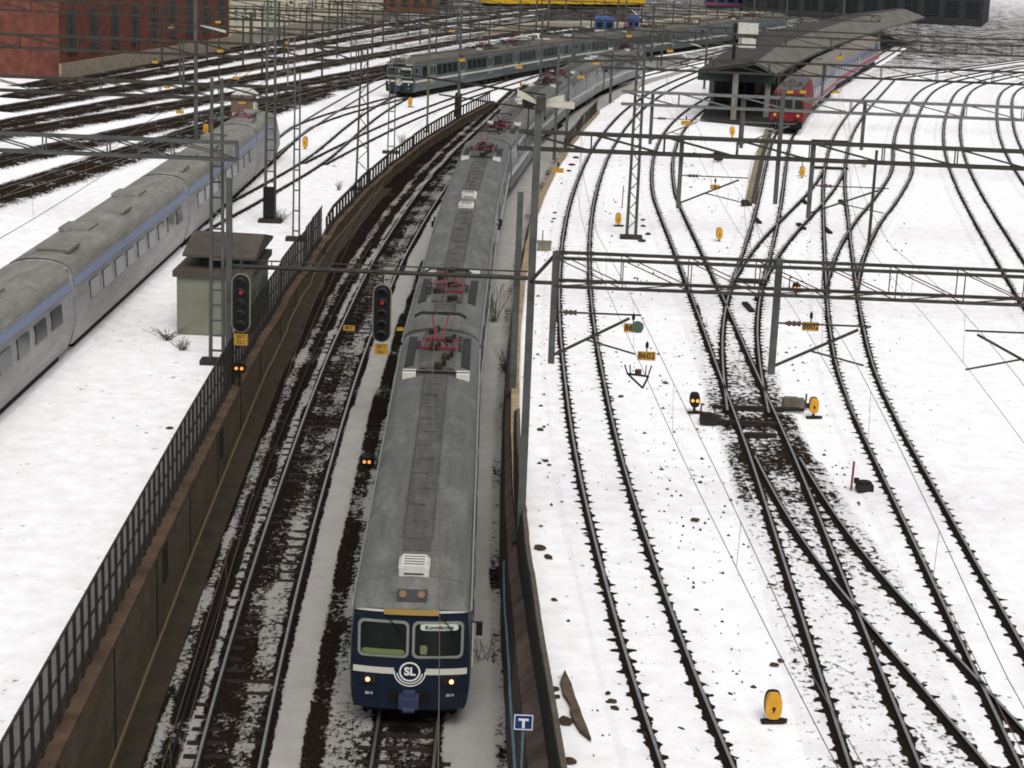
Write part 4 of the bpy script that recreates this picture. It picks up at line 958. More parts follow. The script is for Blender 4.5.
def emu_car(label, grp, off=0., detail=True, side=SIDE):
    t = thing('train_carriage', label, 'train carriage', (0, 0, 0), 0, grp)
    L = XL; y0 = -L/2
    # stations: y, width factor, roof top, gutter drop
    st = [(y0, .965, 3.18, .03), (y0+.06, .985, 3.27, .0), (y0+.25, .996, 3.45, 0), (y0+.6, 1, 3.60, 0), (y0+1.2, 1, 3.72, 0), (y0+2.0, 1, 3.76, 0), (L/2-.15, 1, 3.76, 0), (L/2, .985, 3.72, 0)]
    def sec(st_):
        y, k, zr, gd = st_
        n = 9; pts = [(-1.47*k, .55), (1.47*k, .55), (1.52*k, 1.0), (1.54*k, 1.6), (1.53*k, 2.3), (1.46*k, 3.08)]
        return [(x, y, z) for x, z in pts]+[(-x, y, z) for x, z in reversed(pts[2:])]
    mb = MB(); rings = [sec(s_) for s_ in st]; mb.loft(rings, caps=False); n = len(rings[0])
    mb.add(rings[-1], [tuple(range(n))]); mb.build('body', side, t, True)
    # front face, slightly bowed
    fr = MB(); r0 = rings[0]; xs = np.linspace(-1, 1, 13); zsx = [.45, .62, 1.0, 1.6, 2.3, 3.0, 3.12]; wz = [1.44, 1.50, 1.535, 1.54, 1.53, 1.465, 1.45]
    bow = lambda u: -.16*(1-abs(u)**2.6)
    vs = [(u*wz_*.965, y0+bow(u)-.0+max(0, z-2.0)*.06, z) for z, wz_ in zip(zsx, wz) for u in xs]
    fr.add(vs, [(i*13+k, i*13+k+1, (i+1)*13+k+1, (i+1)*13+k) for i in range(6) for k in range(12)])
    # skirt sides
    fr.add([(-1.39, y0, .45), (-1.40, y0+.9, .45), (-1.46, y0+.9, .63), (-1.45, y0, .63), (1.39, y0, .45), (1.40, y0+.9, .45), (1.46, y0+.9, .63), (1.45, y0, .63)], [(0, 1, 2, 3), (7, 6, 5, 4)])
    front = fr.build('cab_front', NAVY, t, True)
    def fy(x, z): return y0+bow(x/1.48)+max(0, z-2.0)*.06
    # roof shell with a bowed front
    rf = MB(); rr = []
    nr = 13
    for y, k, zr, gd in [(y0-.17, .0, 3.13, 0)]+st[0:]:
        ring = []
        for i in range(nr):
            a_ = math.pi*i/(nr-1); c_ = math.cos(a_)
            if y < y0: ring.append((1.44*c_*.975, y0+bow(c_*.97)+.055, 3.12+.03*math.sin(a_)))
            else: ring.append((1.475*k*c_, y+(0 if y > y0+.3 else bow(c_)*.8*(1-(y-y0)/.35)), 3.08+(zr-3.08)*(math.sin(a_)**.62)))
        rr.append(ring)
    rf.loft(rr, caps=False, closed=False); rf.build('roof', ROOF, t, True)
    eb = MB(); eb.add([rr[-1][i] for i in range(nr)], [tuple(range(nr))]); eb.build('roof_end', ROOFD, t)
    # gutters
    for s_ in (-1, 1):
        g = MB(); g.tube([(s_*1.485, y0+.1, 3.1), (s_*1.495, L/2-.05, 3.1)], .035); g.build('gutter', FRAME, t)
        g = MB(); g.box((s_*1.55, .15, 1.5), (.032, L-.5, .20)); g.build('stripe', CREAM, t)
    # central walkway with ribs
    wk = MB(); wk.box((0, .1, 3.765), (.74, L-4.4, .03))
    for k in range(16): wk.box((.15*(k % 2)-.1, y0+3.1+k*1.3, 3.80), (.45, .05, .03))
    wk.box((-.40, .6, 3.775), (.03, L-5.2, .05)); wk.box((.40, .6, 3.775), (.03, L-5.2, .04)); wk.build('roof_walkway', ROOFD, t)
    vb = MB(); vb.loft([[(-.38, y, 3.55), (.38, y, 3.55), (.38+e, y, 3.84), (.3+e, y, 3.92), (-.3-e, y, 3.92), (-.38-e, y, 3.84)] for y, e in ((y0+.85, -.02), (y0+.92, .02), (y0+1.6, .02), (y0+1.67, -.02))]); vo = vb.build('roof_ventilator', WHITE, t)
    vb = MB()
    for k in range(4): vb.box((0, y0+1.0+k*.17, 3.925), (.52, .03, .012))
    vb.box((0, y0+.835, 3.72), (.5, .02, .03)); vb.build('vent_slots', DARKM, vo)
    # inner-end equipment
    ye = L/2-off
    for s_ in (-1, 1):
        g = MB(); g.box((s_*.98, ye-2.7, 3.62), (.34, 3.9, .12)); go = g.build('roof_grille', GRIL, t)
        g = MB(); g.box((s_*.93, ye-5.9, 3.72), (.46, .5, .24)); g.build('vent_box', WHITE, t)
    g = MB(); g.box((0, ye-5.9, 3.82), (2.3, .1, .06)); g.build('duct', BLACK, t)
    g = MB(); g.box((0, ye-2.9, 3.80), (1.2, 4.8, .04)); g.build('equipment_deck', ROOFD, t)
    for k in range(5):
        g = MB(); x = (-.3, .32, -.2, .28, .05)[k]; y = ye-.7-k*1.15; g.box((x, y, 3.9), (.28, .35, .16)); g.cyl((x+.2, y+.25, 3.93), .07, .22, n=8); g.build('roof_device', DARKM, t)
    pantograph(t, ye-2.4, 1)
    # underframe, bogies
    u_ = MB(); u_.box((0, .4, .48), (2.3, L-1.6, .32)); u_.build('underframe', UND, t)
    for yb in (y0+3.4, L/2-3.4):
        b_ = MB(); b_.box((0, yb, .5), (2.3, 3.0, .3)); b_.build('bogie', UND, t)
        for dy in (-1.15, 1.15):
            w_ = MB(); w_.cyl((-.75, yb+dy, .44), .44, .12, axis='X', n=14); w_.cyl((.75, yb+dy, .44), .44, .12, axis='X', n=14); w_.bar((-.7, yb+dy, .44), (.7, yb+dy, .44), .14); w_.build('wheelset', UND, t)
    # side windows and doors
    doors = (-7.6, 0.3, 8.2)
    wm = MB(); wm.box((0, 0, 0), (.02, 1.15, .92)); wmesh = wm.mesh('window', GLASS)
    dm = MB(); dm.box((0, 0, 0), (.016, 1.3, 1.95)); dmesh = dm.mesh('door', mat('door_grey', (.16, .19, .20), .45))
    dw = MB()
    for q in (-.32, .32): dw.box((0, q, .35), (.012, .42, .85))
    dwm = dw.mesh('pane', GLASS)
    for s_ in (-1, 1):
        for yd in doors:
            o = bpy.data.objects.new('door', dmesh); COL.objects.link(o); o.parent = t; o.location = (s_*1.548, yd, 2.02)
            o2 = bpy.data.objects.new('pane', dwm); COL.objects.link(o2); o2.parent = o; o2.location = (s_*.012, 0, 0)
        for yw in (-10.9, -9.6, -5.9, -4.5, -3.1, -1.7, 2.3, 3.7, 5.1, 6.5, 10.1, 11.4):
            if yw < -10.5: continue
            o = bpy.data.objects.new('window', wmesh); COL.objects.link(o); o.parent = t; o.location = (s_*1.527, yw, 2.38); o.rotation_euler = (0, -s_*.07, 0)
    if detail:
        def rr_out(cx, cz, w2, h2, r=.12, n=4):
            o = []
            for (sx, sz, a0) in ((1, 1, 0), (-1, 1, 90), (-1, -1, 180), (1, -1, 270)):
                for i in range(n+1):
                    a_ = R(a0+90*i/n); o.append((cx+sx*(w2-r)+r*math.cos(a_), cz+sz*(h2-r)+r*math.sin(a_)))
            return o
        def plate(name, out, lift, th, m, parent):
            b_ = MB(); O = np.array(out); xs_ = np.linspace(O[:, 0].min()+1e-4, O[:, 0].max()-1e-4, 15); vs = []
            for x in xs_:
                zz = []
                for p, q in zip(O, np.roll(O, -1, 0)):
                    if (p[0]-x)*(q[0]-x) <= 0 and abs(p[0]-q[0]) > 1e-9: zz.append(p[1]+(q[1]-p[1])*(x-p[0])/(q[0]-p[0]))
                for z in (min(zz), max(zz)): vs.append((x, fy(x, z)-lift-th, z))
            b_.add(vs, [(2*i, 2*i+2, 2*i+3, 2*i+1) for i in range(14)]); return b_.build(name, m, parent)
        def ringp(name, o1, o2, lift, th, m, parent):
            b_ = MB(); n = len(o1)
            vs = [(x, fy(x, z)-lift-th, z) for x, z in o1]+[(x, fy(x, z)-lift-th, z) for x, z in o2]+[(x, fy(x, z), z) for x, z in o1]+[(x, fy(x, z), z) for x, z in o2]
            b_.add(vs, [(i, (i+1) % n, n+(i+1) % n, n+i) for i in range(n)]+[(i, (i+1) % n, 2*n+(i+1) % n, 2*n+i) for i in range(n)]+[(n+i, n+(i+1) % n, 3*n+(i+1) % n, 3*n+i) for i in range(n)]); return b_.build(name, m, parent)
        for cx in (-.68, .68):
            wdo = plate('windscreen', rr_out(cx, 2.36, .60, .45), .002, .006, GLASS, t)
            ringp('windscreen_frame', rr_out(cx, 2.36, .64, .49, .15), rr_out(cx, 2.36, .575, .425, .11), .0, .03, FRAME, wdo)
            if cx < 0: plate('green_shelf', rr_out(cx, 2.02, .53, .07, .04), .009, .004, mat('green_shelf', (.13, .17, .06), .6), wdo)
            else:
                plate('seat_shape', rr_out(cx-.35, 2.10, .09, .12, .05), .009, .004, mat('pale_seat', (.15, .16, .09), .7), wdo)
                sb = plate('destination_sign', rr_out(cx+.03, 2.70, .47, .085, .03), .009, .01, mat('sign_white', (.50, .55, .48), .5), wdo)
                text_mesh('sign_text', 'Kungsängen', .15, BLACK, sb, (cx+.03, fy(cx, 2.7)-.026, 2.70), (R(90), 0, math.atan((fy(cx+.3, 2.7)-fy(cx-.3, 2.7))/.6)), .002, .003)
            wp = MB(); wp.bar((cx+.12, fy(cx, 2.9)-.05, 2.93), (cx+.42, fy(cx+.4, 2.55)-.05, 2.55), .02); wp.build('wiper', BLACK, wdo)
        # cream band over the front, cut by the emblem
        for xa_, xb_ in ((-1.43, -.40), (.40, 1.43)):
            b_ = MB(); xs_ = np.linspace(xa_, xb_, 9)
            b_.add([(x, fy(x, z)-.012, z) for z in (1.42, 1.59) for x in xs_], [(i, i+1, 10+i, 9+i) for i in range(8)]); b_.build('front_band', CREAM, t)
        for xa_, xb_ in ((-1.40, -.68), (.68, 1.40)):
            b_ = MB(); xs_ = np.linspace(xa_, xb_, 9)
            b_.add([(x, fy(x, z)-.02, z) for z in (3.07, 3.135) for x in xs_], [(i, i+1, 10+i, 9+i) for i in range(8)]); b_.build('brow_line', CREAM, t)
        mk = MB(); mk.loft([[(x, fy(x, 3.05)-.10, 3.04), (x, fy(x, 3.05)+.12, 3.04), (x, fy(x, 3.05)+.12, 3.17), (x, fy(x, 3.05)-.04, 3.17)] for x in np.linspace(-.68, .68, 7)]); mk.build('marker_bar', GOLD, t)
        dk = MB(); dk.box((0, y0-.02, 3.13), (1.3, .14, .04)); dk.build('marker_ledge', DARKM, t)
        lp = MB(); lp.box((0, y0+.17, 3.42), (.76, .26, .30), rx=R(-25)); lpo = lp.build('lamp_panel', mat('dark_panel', (.035, .035, .035), .5), t)
        for s_ in (-1, 1):
            c_ = MB(); M_ = Matrix.Rotation(R(-25), 3, 'X'); c0 = Vector((0, y0+.17, 3.42))+M_ @ Vector((s_*.23, -.14, .02)); dd = M_ @ Vector((0, -1, 0))
            c_.bar(c0, c0+dd*.05, .2, n=14); lo = c_.build('top_lamp', mat('dull_lamp_rim', (.10, .08, .06), .4, .4), lpo)
            c_ = MB(); c_.bar(c0+dd*.05, c0+dd*.06, .13, n=14); c_.build('lens', mat('dull_lens', (.20, .10, .07), .2), lo)
            z_ = 1.25; x = s_*1.02
            c_ = MB(); c_.box((x, fy(x, z_)-.02, z_), (.36, .06, .2), rz=-s_*-.15); h = c_.build('headlight', DARKM, t)
            c_ = MB(); c_.cyl((x+s_*.03, fy(x, z_)-.06, z_), .06, .03, axis='Y', n=14); c_.build('lens', WARML, h)
            text_mesh('fleet_number', '3019' if s_ < 0 else '3019', .1, SLB, front, (x, fy(x, .85)-.01, .85), (R(90), 0, s_*.15), .002)
        # circular emblem with letters and hanging arcs
        def arc(r0_, r1_, a0, a1, n=28):
            b_ = MB(); vs = []
            for i in range(n+1):
                a_ = a0+(a1-a0)*i/n
                for r_ in (r0_, r1_): x, z_ = r_*math.cos(a_), 1.50+r_*math.sin(a_); vs.append((x, fy(x, z_)-.022, z_))
            b_.add(vs, [(2*i, 2*i+1, 2*i+3, 2*i+2) for i in range(n)]); return b_
        em = MB(); pts = [(.225*math.cos(a_), 1.50+.225*math.sin(a_)) for a_ in np.linspace(0, 2*math.pi, 28, endpoint=False)]
        em.add([(x, fy(x, z_)-.018, z_) for x, z_ in pts], [tuple(range(28))]); e0 = em.build('emblem', NAVY, t)
        arc(.225, .268, 0, 2*math.pi).build('emblem_ring', SLB, e0)
        arc(.305, .335, R(180+8), R(360-8)).build('emblem_arc', SLB, e0); arc(.375, .405, R(180-2), R(360+2)).build('emblem_arc', SLB, e0)
        text_mesh('emblem_letters', 'SL', .30, SLB, e0, (0, fy(0, 1.5)-.024, 1.50), (R(90), 0, 0), .003, .010)
        cp = MB(); cp.box((0, y0-.12, .80), (1.05, .1, .34)); cp.build('coupler_recess', UND, t)
        cp = MB(); cp.box((0, y0-.36, .78), (.5, .42, .26)); cp.cyl((0, y0-.5, .62), .1, .3, axis='X', n=10); cp.box((0, y0-.3, .97), (.3, .2, .1)); cp.build('coupler', mat('coupler_blue', (.03, .04, .085), .5), t)
        cp = MB(); cp.box((0, y0+.35, .3), (2.4, .1, .26)); cp.build('rail_guard', UND, t)
        mr = MB(); mr.box((1.70, y0+.25, 2.55), (.16, .12, .34)); mr.bar((1.5, y0+.35, 2.7), (1.7, y0+.28, 2.66), .03); mr.build('mirror', BLACK, t)
        mr = MB(); mr.box((-1.68, y0+.25, 2.55), (.14, .12, .3)); mr.bar((-1.5, y0+.35, 2.7), (-1.68, y0+.28, 2.66), .03); mr.build('mirror', BLACK, t)
    return t
def along(P, s):
    P = np.asarray(P); c = np.concatenate([[0], np.cumsum(np.linalg.norm(np.diff(P, axis=0), axis=1))])
    return np.array([np.interp(s, c, P[:, 0]), np.interp(s, c, P[:, 1])])
def s_of_Y(P, Y):
    P = np.asarray(P); c = np.concatenate([[0], np.cumsum(np.linalg.norm(np.diff(P, axis=0), axis=1))]); return float(np.interp(Y, P[:, 1], c))
def place_car(o, P, s0, L, zf, flip=False):
    a, b = along(P, s0+.12*L), along(P, s0+.88*L); c = (a+b)/2; d = b-a
    g = (zf(b[1])-zf(a[1]))/np.linalg.norm(d)
    rz = math.atan2(-d[0], d[1])
    o.location = (c[0], c[1], (zf(a[1])+zf(b[1]))/2+.18)
    if flip: o.rotation_mode = 'XYZ'; o.rotation_euler = (-math.atan(g), 0, rz+math.pi)
    else: o.rotation_euler = (math.atan(g), 0, rz)
carA = emu_car('front carriage of the moving blue train with lit headlights and round emblem', 'carriages of the moving train', 0)
carB = emu_car('second carriage of the moving train behind the first pantograph', 'carriages of the moving train', 3.3)
s = s_of_Y(P_TT, 42.65); n_lab = ['', '', 'third carriage of the moving train, its pantograph below the railing end', 'fourth carriage of the moving train beside the far end of the left railing', 'fifth carriage of the moving train passing behind the thin posts',
         'sixth carriage of the moving train level with the standing train', 'last carriage of the moving train in front of the standing train']
CARL = 25.15
for i in range(7):
    fl_ = i % 2 == 1
    o = (carA if i == 0 else carB) if i < 2 else copy_tree(carB if i % 2 == 0 or i == 3 else carA)
    if i >= 2: o['label'] = n_lab[i]
    place_car(o, P_TT, s+i*CARL, XL, zt, fl_)
SIDE2 = mat('grey_green_side', (.070, .088, .092), .4, 0, .2, 2., coat=.2)
def recolour(root, old, new):
    for ch in root.children:
        if ch.data and old.name in [m.name for m in ch.data.materials if m]:
            if ch.data.users > 1: ch.data = ch.data.copy()
            for i_, m_ in enumerate(ch.data.materials):
                if m_ and m_.name == old.name: ch.data.materials[i_] = new
        recolour(ch, old, new)
s = s_of_Y(P_S2, at(411, 99).y)
lab2 = ['dark nosed front carriage of the standing commuter train', 'second carriage of the standing train behind its dark nose', 'third carriage of the standing train under the twin floodlights', 'fourth carriage of the standing train in front of the blue railcar',
        'fifth carriage of the standing train right of the tall mast', 'rear carriage of the standing train reaching behind the platform box']
RB = grime('brown_grey_roof', (.105, .094, .082), (.16, .15, .13), .8, seam=1.9)
sa = None; sb_ = None
for i in range(6):
    if i == 0: o = sa = copy_tree(carA); recolour(o, ROOF, RB); recolour(o, SIDE, SIDE2); recolour(o, NAVY, mat('dark_teal_front', (.016, .024, .024), .5)); recolour(o, GOLD, DARKM); recolour(o, WARML, mat('dull_headlamp', (.5, .45, .3), .3, emit=(1, .8, .5), es=.4))
    elif i == 1: o = sb_ = copy_tree(carB); recolour(o, ROOF, RB); recolour(o, SIDE, SIDE2); recolour(o, WHITE, RB)
    else: o = copy_tree(sa if i % 2 == 0 else sb_)
    o['label'] = lab2[i]; o['group'] = 'carriages of the standing train'
    place_car(o, P_S2, s+i*25.0, XL, lambda Y: 0., i % 2 == 1)

# silver train
SILV = grime('silver_side', (.27, .27, .262), (.22, .2, .17), .45); SILR = grime('silver_roof', (.20, .19, .165), (.33, .32, .30), .65, seam=1.3); LILAC = mat('lilac_stripe', (.19, .225, .33), .4)
def silver_car(y0, y1, label, nose=False, panto=None):
    t = thing('silver_carriage', label, 'train carriage', (-18.6, (y0+y1)/2, .1), 0, 'carriages of the silver train')
    L = y1-y0; h = L/2
    prof = lambda k, zt_: [(-1.25*k, .3), (1.25*k, .3), (1.52*k, 1.2), (1.50*k, 2.1), (1.35*k, 2.95)]+[(1.35*k*math.cos(a_), 2.95+(zt_-2.95)*math.sin(a_)**.75) for a_ in np.linspace(0, math.pi, 9)[1:-1]]+[(-1.35*k, 2.95), (-1.50*k, 2.1), (-1.52*k, 1.2)]
    st = [(-h, .98, 3.6), (-h+.2, 1, 3.66), (h-.2, 1, 3.66), (h, .98, 3.6)]
    if nose: st = st[:2]+[(h-4.5, 1, 3.66), (h-3, .98, 3.5), (h-1.5, .9, 2.9), (h-.5, .78, 2.0), (h, .6, 1.2)]
    rings = []
    for y, k, z_ in st:
        rings.append([(x, y, zz if z_ > 3 else min(zz, .3+(zz-.3)*(z_-.3)/3.36)) for x, zz in prof(k, max(z_, 3.0))])
    mb = MB(); mb.loft(rings); b = mb.build('body', SILV, t, True)
    hh = h-4.5 if nose else h-.1
    mb = MB(); mb.loft([[(1.34*math.cos(a_)*1.0, y, 2.985+.70*math.sin(a_)**.75) for a_ in np.linspace(.05, math.pi-.05, 11)] for y in (-h+.1, hh)], caps=False, closed=False); mb.build('roof', SILR, t, True)
    for s_ in (-1, 1):
        mb = MB(); vs = [(s_*1.435, -h+.1, 2.62), (s_*1.385, -h+.1, 2.93), (s_*1.385, hh, 2.93), (s_*1.435, hh, 2.62)]; mb.add([(x, y, z) for x, y, z in vs]+[(x+s_*.02, y, z) for x, y, z in vs], [(4, 5, 6, 7), (0, 1, 5, 4), (2, 3, 7, 6), (1, 2, 6, 5), (3, 0, 4, 7)]); mb.build('stripe', LILAC, t)
        k = 0; y = -h+3
        while y < hh-2 and not nose:
            if k in (2,) or True:
                w_ = MB(); w_.box((0, 0, 0), (.07, 1.5, .7)); o = w_.build('window', GLASS, t); o.location = (s_*1.50, y, 2.05); o.rotation_euler = (0, -s_*.06, 0)
            y += 2.3; k += 1
        if nose:
            w_ = MB(); w_.box((0, 0, 0), (.03, 2.2, .5)); o = w_.build('window', mat('bronze_glass', (.09, .06, .035), .3), t); o.location = (s_*1.43, hh-1.6, 2.55); o.rotation_euler = (0, -s_*.15, 0)
    for k in range(int(L/5)):
        mb = MB(); mb.box((.2*(-1)**k, -h+2.5+k*5, 3.70), (1.3, 1.8, .12)); mb.build('roof_hatch', SILR, t)
    mb = MB(); mb.box((0, 0, .2), (2.2, L-2, .45)); mb.build('underframe', UND, t)
    mb = MB(); mb.box((0, -h-.2, 1.9), (2.4, .35, 2.9)); mb.build('gangway', mat('gangway_grey', (.2, .2, .19), .8), t)
    if panto is not None: pantograph(t, panto)
silver_car(118.4, 131.5, 'silver end car with a bronze window and a red pantograph', True, -3.5)
silver_car(93.9, 118, 'long silver carriage with a lilac stripe behind the ladder mast')
silver_car(69.5, 93.5, 'silver carriage at the left edge above the green hut')
silver_car(45, 69.1, 'nearest silver carriage beyond the left edge')
# locomotive
LR = mat('loco_red', (.15, .009, .010), .7, 0, .2, 2.)
s0 = s_of_Y(P_T3, 160.5)
lo = thing('locomotive', 'red locomotive with a dark cab window standing beside the platform', 'locomotive')
place_car(lo, P_T3, s0, 15.4, lambda Y: 0.)
mb = MB(); mb.loft([[(-1.45*k, y, .9), (1.45*k, y, .9), (1.5*k, y, 2.4), (1.2*k, y, zz), (-1.2*k, y, zz), (-1.5*k, y, 2.4)] for y, k, zz in ((-7.7, .92, 3.3), (-7.4, 1, 3.6), (7.4, 1, 3.6), (7.7, .92, 3.3))]); mb.build('body', LR, lo)
mb = MB(); mb.box((0, 0, 3.68), (2.2, 14.4, .14)); mb.box((0, -3, 3.85), (1.2, 2.5, .25)); mb.build('roof', mat('loco_roof', (.09, .08, .075), .8, 0, .3), lo)
mb = MB(); mb.box((0, -7.66, 2.75), (2.7, .22, 1.3), rx=R(-8)); mb.build('windscreen', BLACK, lo)
mb = MB(); mb.box((0, -7.8, 1.95), (2.75, .06, .18)); mb.build('front_stripe', mat('loco_pale', (.45, .12, .10), .5), lo)
mb = MB(); mb.box((0, -7.6, .7), (2.8, .5, .6)); mb.build('buffer_beam', UND, lo)
for s_ in (-1, 1):
    mb = MB(); mb.cyl((s_*.88, -8.0, 1.05), .22, .45, axis='Y', n=12); mb.build('buffer', BLACK, lo)
    mb = MB(); mb.cyl((s_*1.0, -7.85, 1.55), .14, .08, axis='Y', n=10); mb.build('headlight', mat('dull_yellow_lens', (.4, .25, .08), .3), lo)
mb = MB(); mb.box((0, 0, .5), (2.2, 13.5, .7)); mb.build('underframe', UND, lo)
pantograph(lo, -2.8)
CO = mat('coach_pale', (.24, .25, .28), .4, 0, .1); COR = mat('coach_red_band', (.28, .04, .055), .45); COB = mat('coach_blue_band', (.09, .14, .32), .45)
def coach(i, label):
    t = thing('passenger_coach', label, 'train carriage', (0, 0, 0), 0, 'striped passenger coaches'); place_car(t, P_T3, s0+16.2+i*26.6, 26, lambda Y: 0.)
    mb = MB(); mb.loft([[(-1.45, y, .9), (1.45, y, .9), (1.5, y, 2.2), (1.4, y, 3.0), (.9, y, 3.7), (-.9, y, 3.7), (-1.4, y, 3.0), (-1.5, y, 2.2)] for y in (-13, 13)]); mb.build('body', CO, t)
    mb = MB(); mb.loft([[(1.41, y, 3.02), (.92, y, 3.73), (0, y, 3.86), (-.92, y, 3.73), (-1.41, y, 3.02)] for y in (-12.95, 12.95)], caps=False, closed=False); mb.build('roof', mat('tan_grey_roof', (.17, .155, .13), .85, 0, .25, 1.5), t)
    for s_ in (-1, 1):
        mb = MB(); mb.box((s_*1.475, 0, 1.35), (.06, 25.6, .42)); mb.build('red_band', COR, t)
        mb = MB(); mb.box((s_*1.455, 0, 2.85), (.05, 25.6, .22)); mb.build('blue_band', COB, t)
        for k in range(9):
            mb = MB(); mb.box((s_*1.49, -10.4+2.6*k, 2.3), (.05, 1.5, .75)); mb.build('window', GLASS, t)
    mb = MB(); mb.box((0, 0, .5), (2.2, 23, .7)); mb.build('underframe', UND, t)
coach(0, 'first striped coach behind the red locomotive'); coach(1, 'second striped coach cut by the right edge'); coach(2, 'third striped coach beyond the platform roof')

# ------------------------------------------------------------------ green hut
q0 = at(177, 334); HZ = 2.45
hut = thing('equipment_hut', 'grey green equipment hut with a dark overhanging roof beside the silver train', 'hut', (q0.x, q0.y, 0), R(0))
HM = mat('hut_green', (.16, .165, .125), .85, 0, .15, 1.2, .1); HR = mat('hut_roof_brown', (.065, .052, .042), .85, 0, .25, 1.5)
wx = atY(249, 340, q0.y).x-q0.x; dy = 5.6
mb = MB(); mb.box((wx/2, dy/2, HZ/2), (wx, dy, HZ)); mb.build('wall', HM, hut)
mb = MB(); mb.box((wx/2, dy/2, HZ+.12), (wx+.3, dy+.3, .26)); mb.build('lower_roof', HR, hut)
mb = MB(); mb.box((wx/2+.3, dy/2+.6, HZ+.55), (wx-.8, dy-1.6, .62)); mb.build('gap_block', mat('gap_shade', (.03, .03, .026), .9), hut)  # solid block under the raised roof; the gap's shade put into its colour
mb = MB(); x0_, x1_, ya, yb, ze = .15, wx+.2, .5, dy+.1, HZ+.86
mb.add([(x0_, ya, ze), (x1_, ya, ze-.06), (x1_, yb, ze), (x0_, yb, ze), (x0_, (ya+yb)/2, ze+.55), (x1_, (ya+yb)/2, ze+.5), (x0_, ya, ze-.12), (x1_, ya, ze-.18), (x1_, yb, ze-.12), (x0_, yb, ze-.12)], [(0, 1, 5, 4), (2, 3, 4, 5), (0, 4, 3), (1, 2, 5), (0, 6, 7, 1), (1, 7, 8, 2), (2, 8, 9, 3), (3, 9, 6, 0), (6, 9, 8, 7)]); mb.build('upper_roof', HR, hut)
mb = MB(); mb.box((wx+.02, dy*.45, 1.1), (.05, 1.0, 2.1)); dr_ = mb.build('door', mat('hut_door', (.16, .17, .13), .7), hut); mb = MB(); mb.box((wx+.06, dy*.45+.35, 1.1), (.05, .05, .2)); mb.build('handle', BLACK, dr_)
# round-topped hut beyond the silver train
c0 = atY(245, 112, 142); t = thing('signal_hut', 'small pale hut with a rounded snowy top behind the red pantograph', 'hut', (c0.x, 142, 0))
mb = MB(); mb.box((0, 0, 1.5), (1.75, 1.6, 3.0)); mb.build('wall', mat('pale_hut', (.40, .38, .31), .8, 0, .15), t); mb = MB(); mb.box((-.1, -.03, 2.75), (1.72, 1.7, 1.35)); mb.build('brown_panel', mat('brown_panel', (.10, .075, .055), .8), t)
mb = MB(); mb.loft([[(-.95+1.9*k/8, y, 3.43+.42*math.sin(math.pi*k/8)) for k in range(9)] for y in (-.9, .9)], closed=True); mb.build('roof', WHITE, t)

# ------------------------------------------------------------------ buildings at the back
def facade(a, b, H_, depth, name, label, cat, m, cols, rows, wmat, base=None, z1=2.6, dz=3.6, wsz=(1.5, 2.4), arched=False):
    a, b = Vector((a[0], a[1], 0)), Vector((b[0], b[1], 0)); d = b-a; L = d.length; rz = math.atan2(d.y, d.x)
    t = thing(name, label, cat, a, rz)
    mb = MB(); mb.box((L/2, depth/2, H_/2), (L, depth, H_)); mb.build('wall', m, t)
    if base: mb = MB(); mb.box((L/2, -.06, .8), (L+.05, .25, 1.6)); mb.build('plinth', base, t)
    mb = MB(); mb.box((L/2, depth/2, H_+.2), (L+.8, depth+.8, .4)); mb.build('roof', HR, t)
    for r in range(rows):
        for c in range(cols):
            x = L*(c+.5)/cols; z_ = z1+r*dz+wsz[1]/2
            w_ = MB(); out = [(-wsz[0]/2, -wsz[1]/2), (wsz[0]/2, -wsz[1]/2), (wsz[0]/2, wsz[1]/2-.3)]+([(wsz[0]/2*math.cos(a_), wsz[1]/2-.3+.5*math.sin(a_)) for a_ in (R(35), R(70), R(110), R(145))] if arched else [])+[(-wsz[0]/2, wsz[1]/2-.3)]
            w_.prism(out, -.05, .02); o = w_.build('window', wmat, t); o.location = (x, -.0, z_)
            f_ = MB(); f_.box((0, -.08, 0), (.08, .05, wsz[1]*.9)); f_.box((0, -.08, .1), (wsz[0], .05, .08)); f_.box((0, -.12, -wsz[1]/2-.05), (wsz[0]+.2, .2, .12)); fo = f_.build('frame', STEELD, o)
    return t
BR = mat('red_brick', (.115, .040, .027), .9, 0, .3, 1.2, .2)
a = at(60, 80); b = at(229, 49.5)
d_ = (b-a).normalized()
facade(a, b, 14, 14, 'brick_building', 'red brick building with tall arched windows at the upper left', 'building', BR, 9, 3, mat('dark_window', (.03, .035, .035), .4), mat('pale_plinth', (.25, .21, .16), .9, 0, .25), 2.6, 5.6, (2.0, 4.2), True)
a2 = at(231, 47); b2 = at(383, 17.5)
facade(a2, b2, 12, 10, 'cream_building', 'long cream rendered building behind the masts at the top', 'building', mat('cream_render', (.66, .60, .45), .9, 0, .12, .25, .1), 22, 3, mat('pale_window', (.42, .41, .33), .5), mat('grey_plinth', (.28, .26, .2), .9, 0, .2), 3.6, 3.4, (1.3, 1.6))
a3 = atY(386, 8, 345); facade((a3.x, 345), (a3.x+9, 346), 9, 8, 'orange_building', 'small orange building at the top behind the masts', 'building', mat('orange_render', (.13, .05, .025), .9, 0, .2), 4, 2, MAT['dark_window'], None, 1.5, 3.2, (1.1, 1.6))
a4 = atY(420, 8, 360); facade((a4.x, 360), (a4.x+6, 360), 7, 8, 'grey_building', 'low dark grey building left of the yellow train', 'building', mat('grey_render', (.09, .085, .075), .9, 0, .3), 2, 2, MAT['dark_window'], None, 1.5, 2.8, (1.2, 1.3))
a5 = at(742, 14); facade((a5.x, a5.y), (a5.x+48, a5.y-14), 14, 30, 'station_hall', 'dark station hall at the top right behind the platforms', 'building', mat('hall_dark', (.022, .024, .026), .8, 0, .4), 12, 3, mat('hall_glass', (.012, .018, .018), .2), None, 2, 4, (2.8, 3.2))
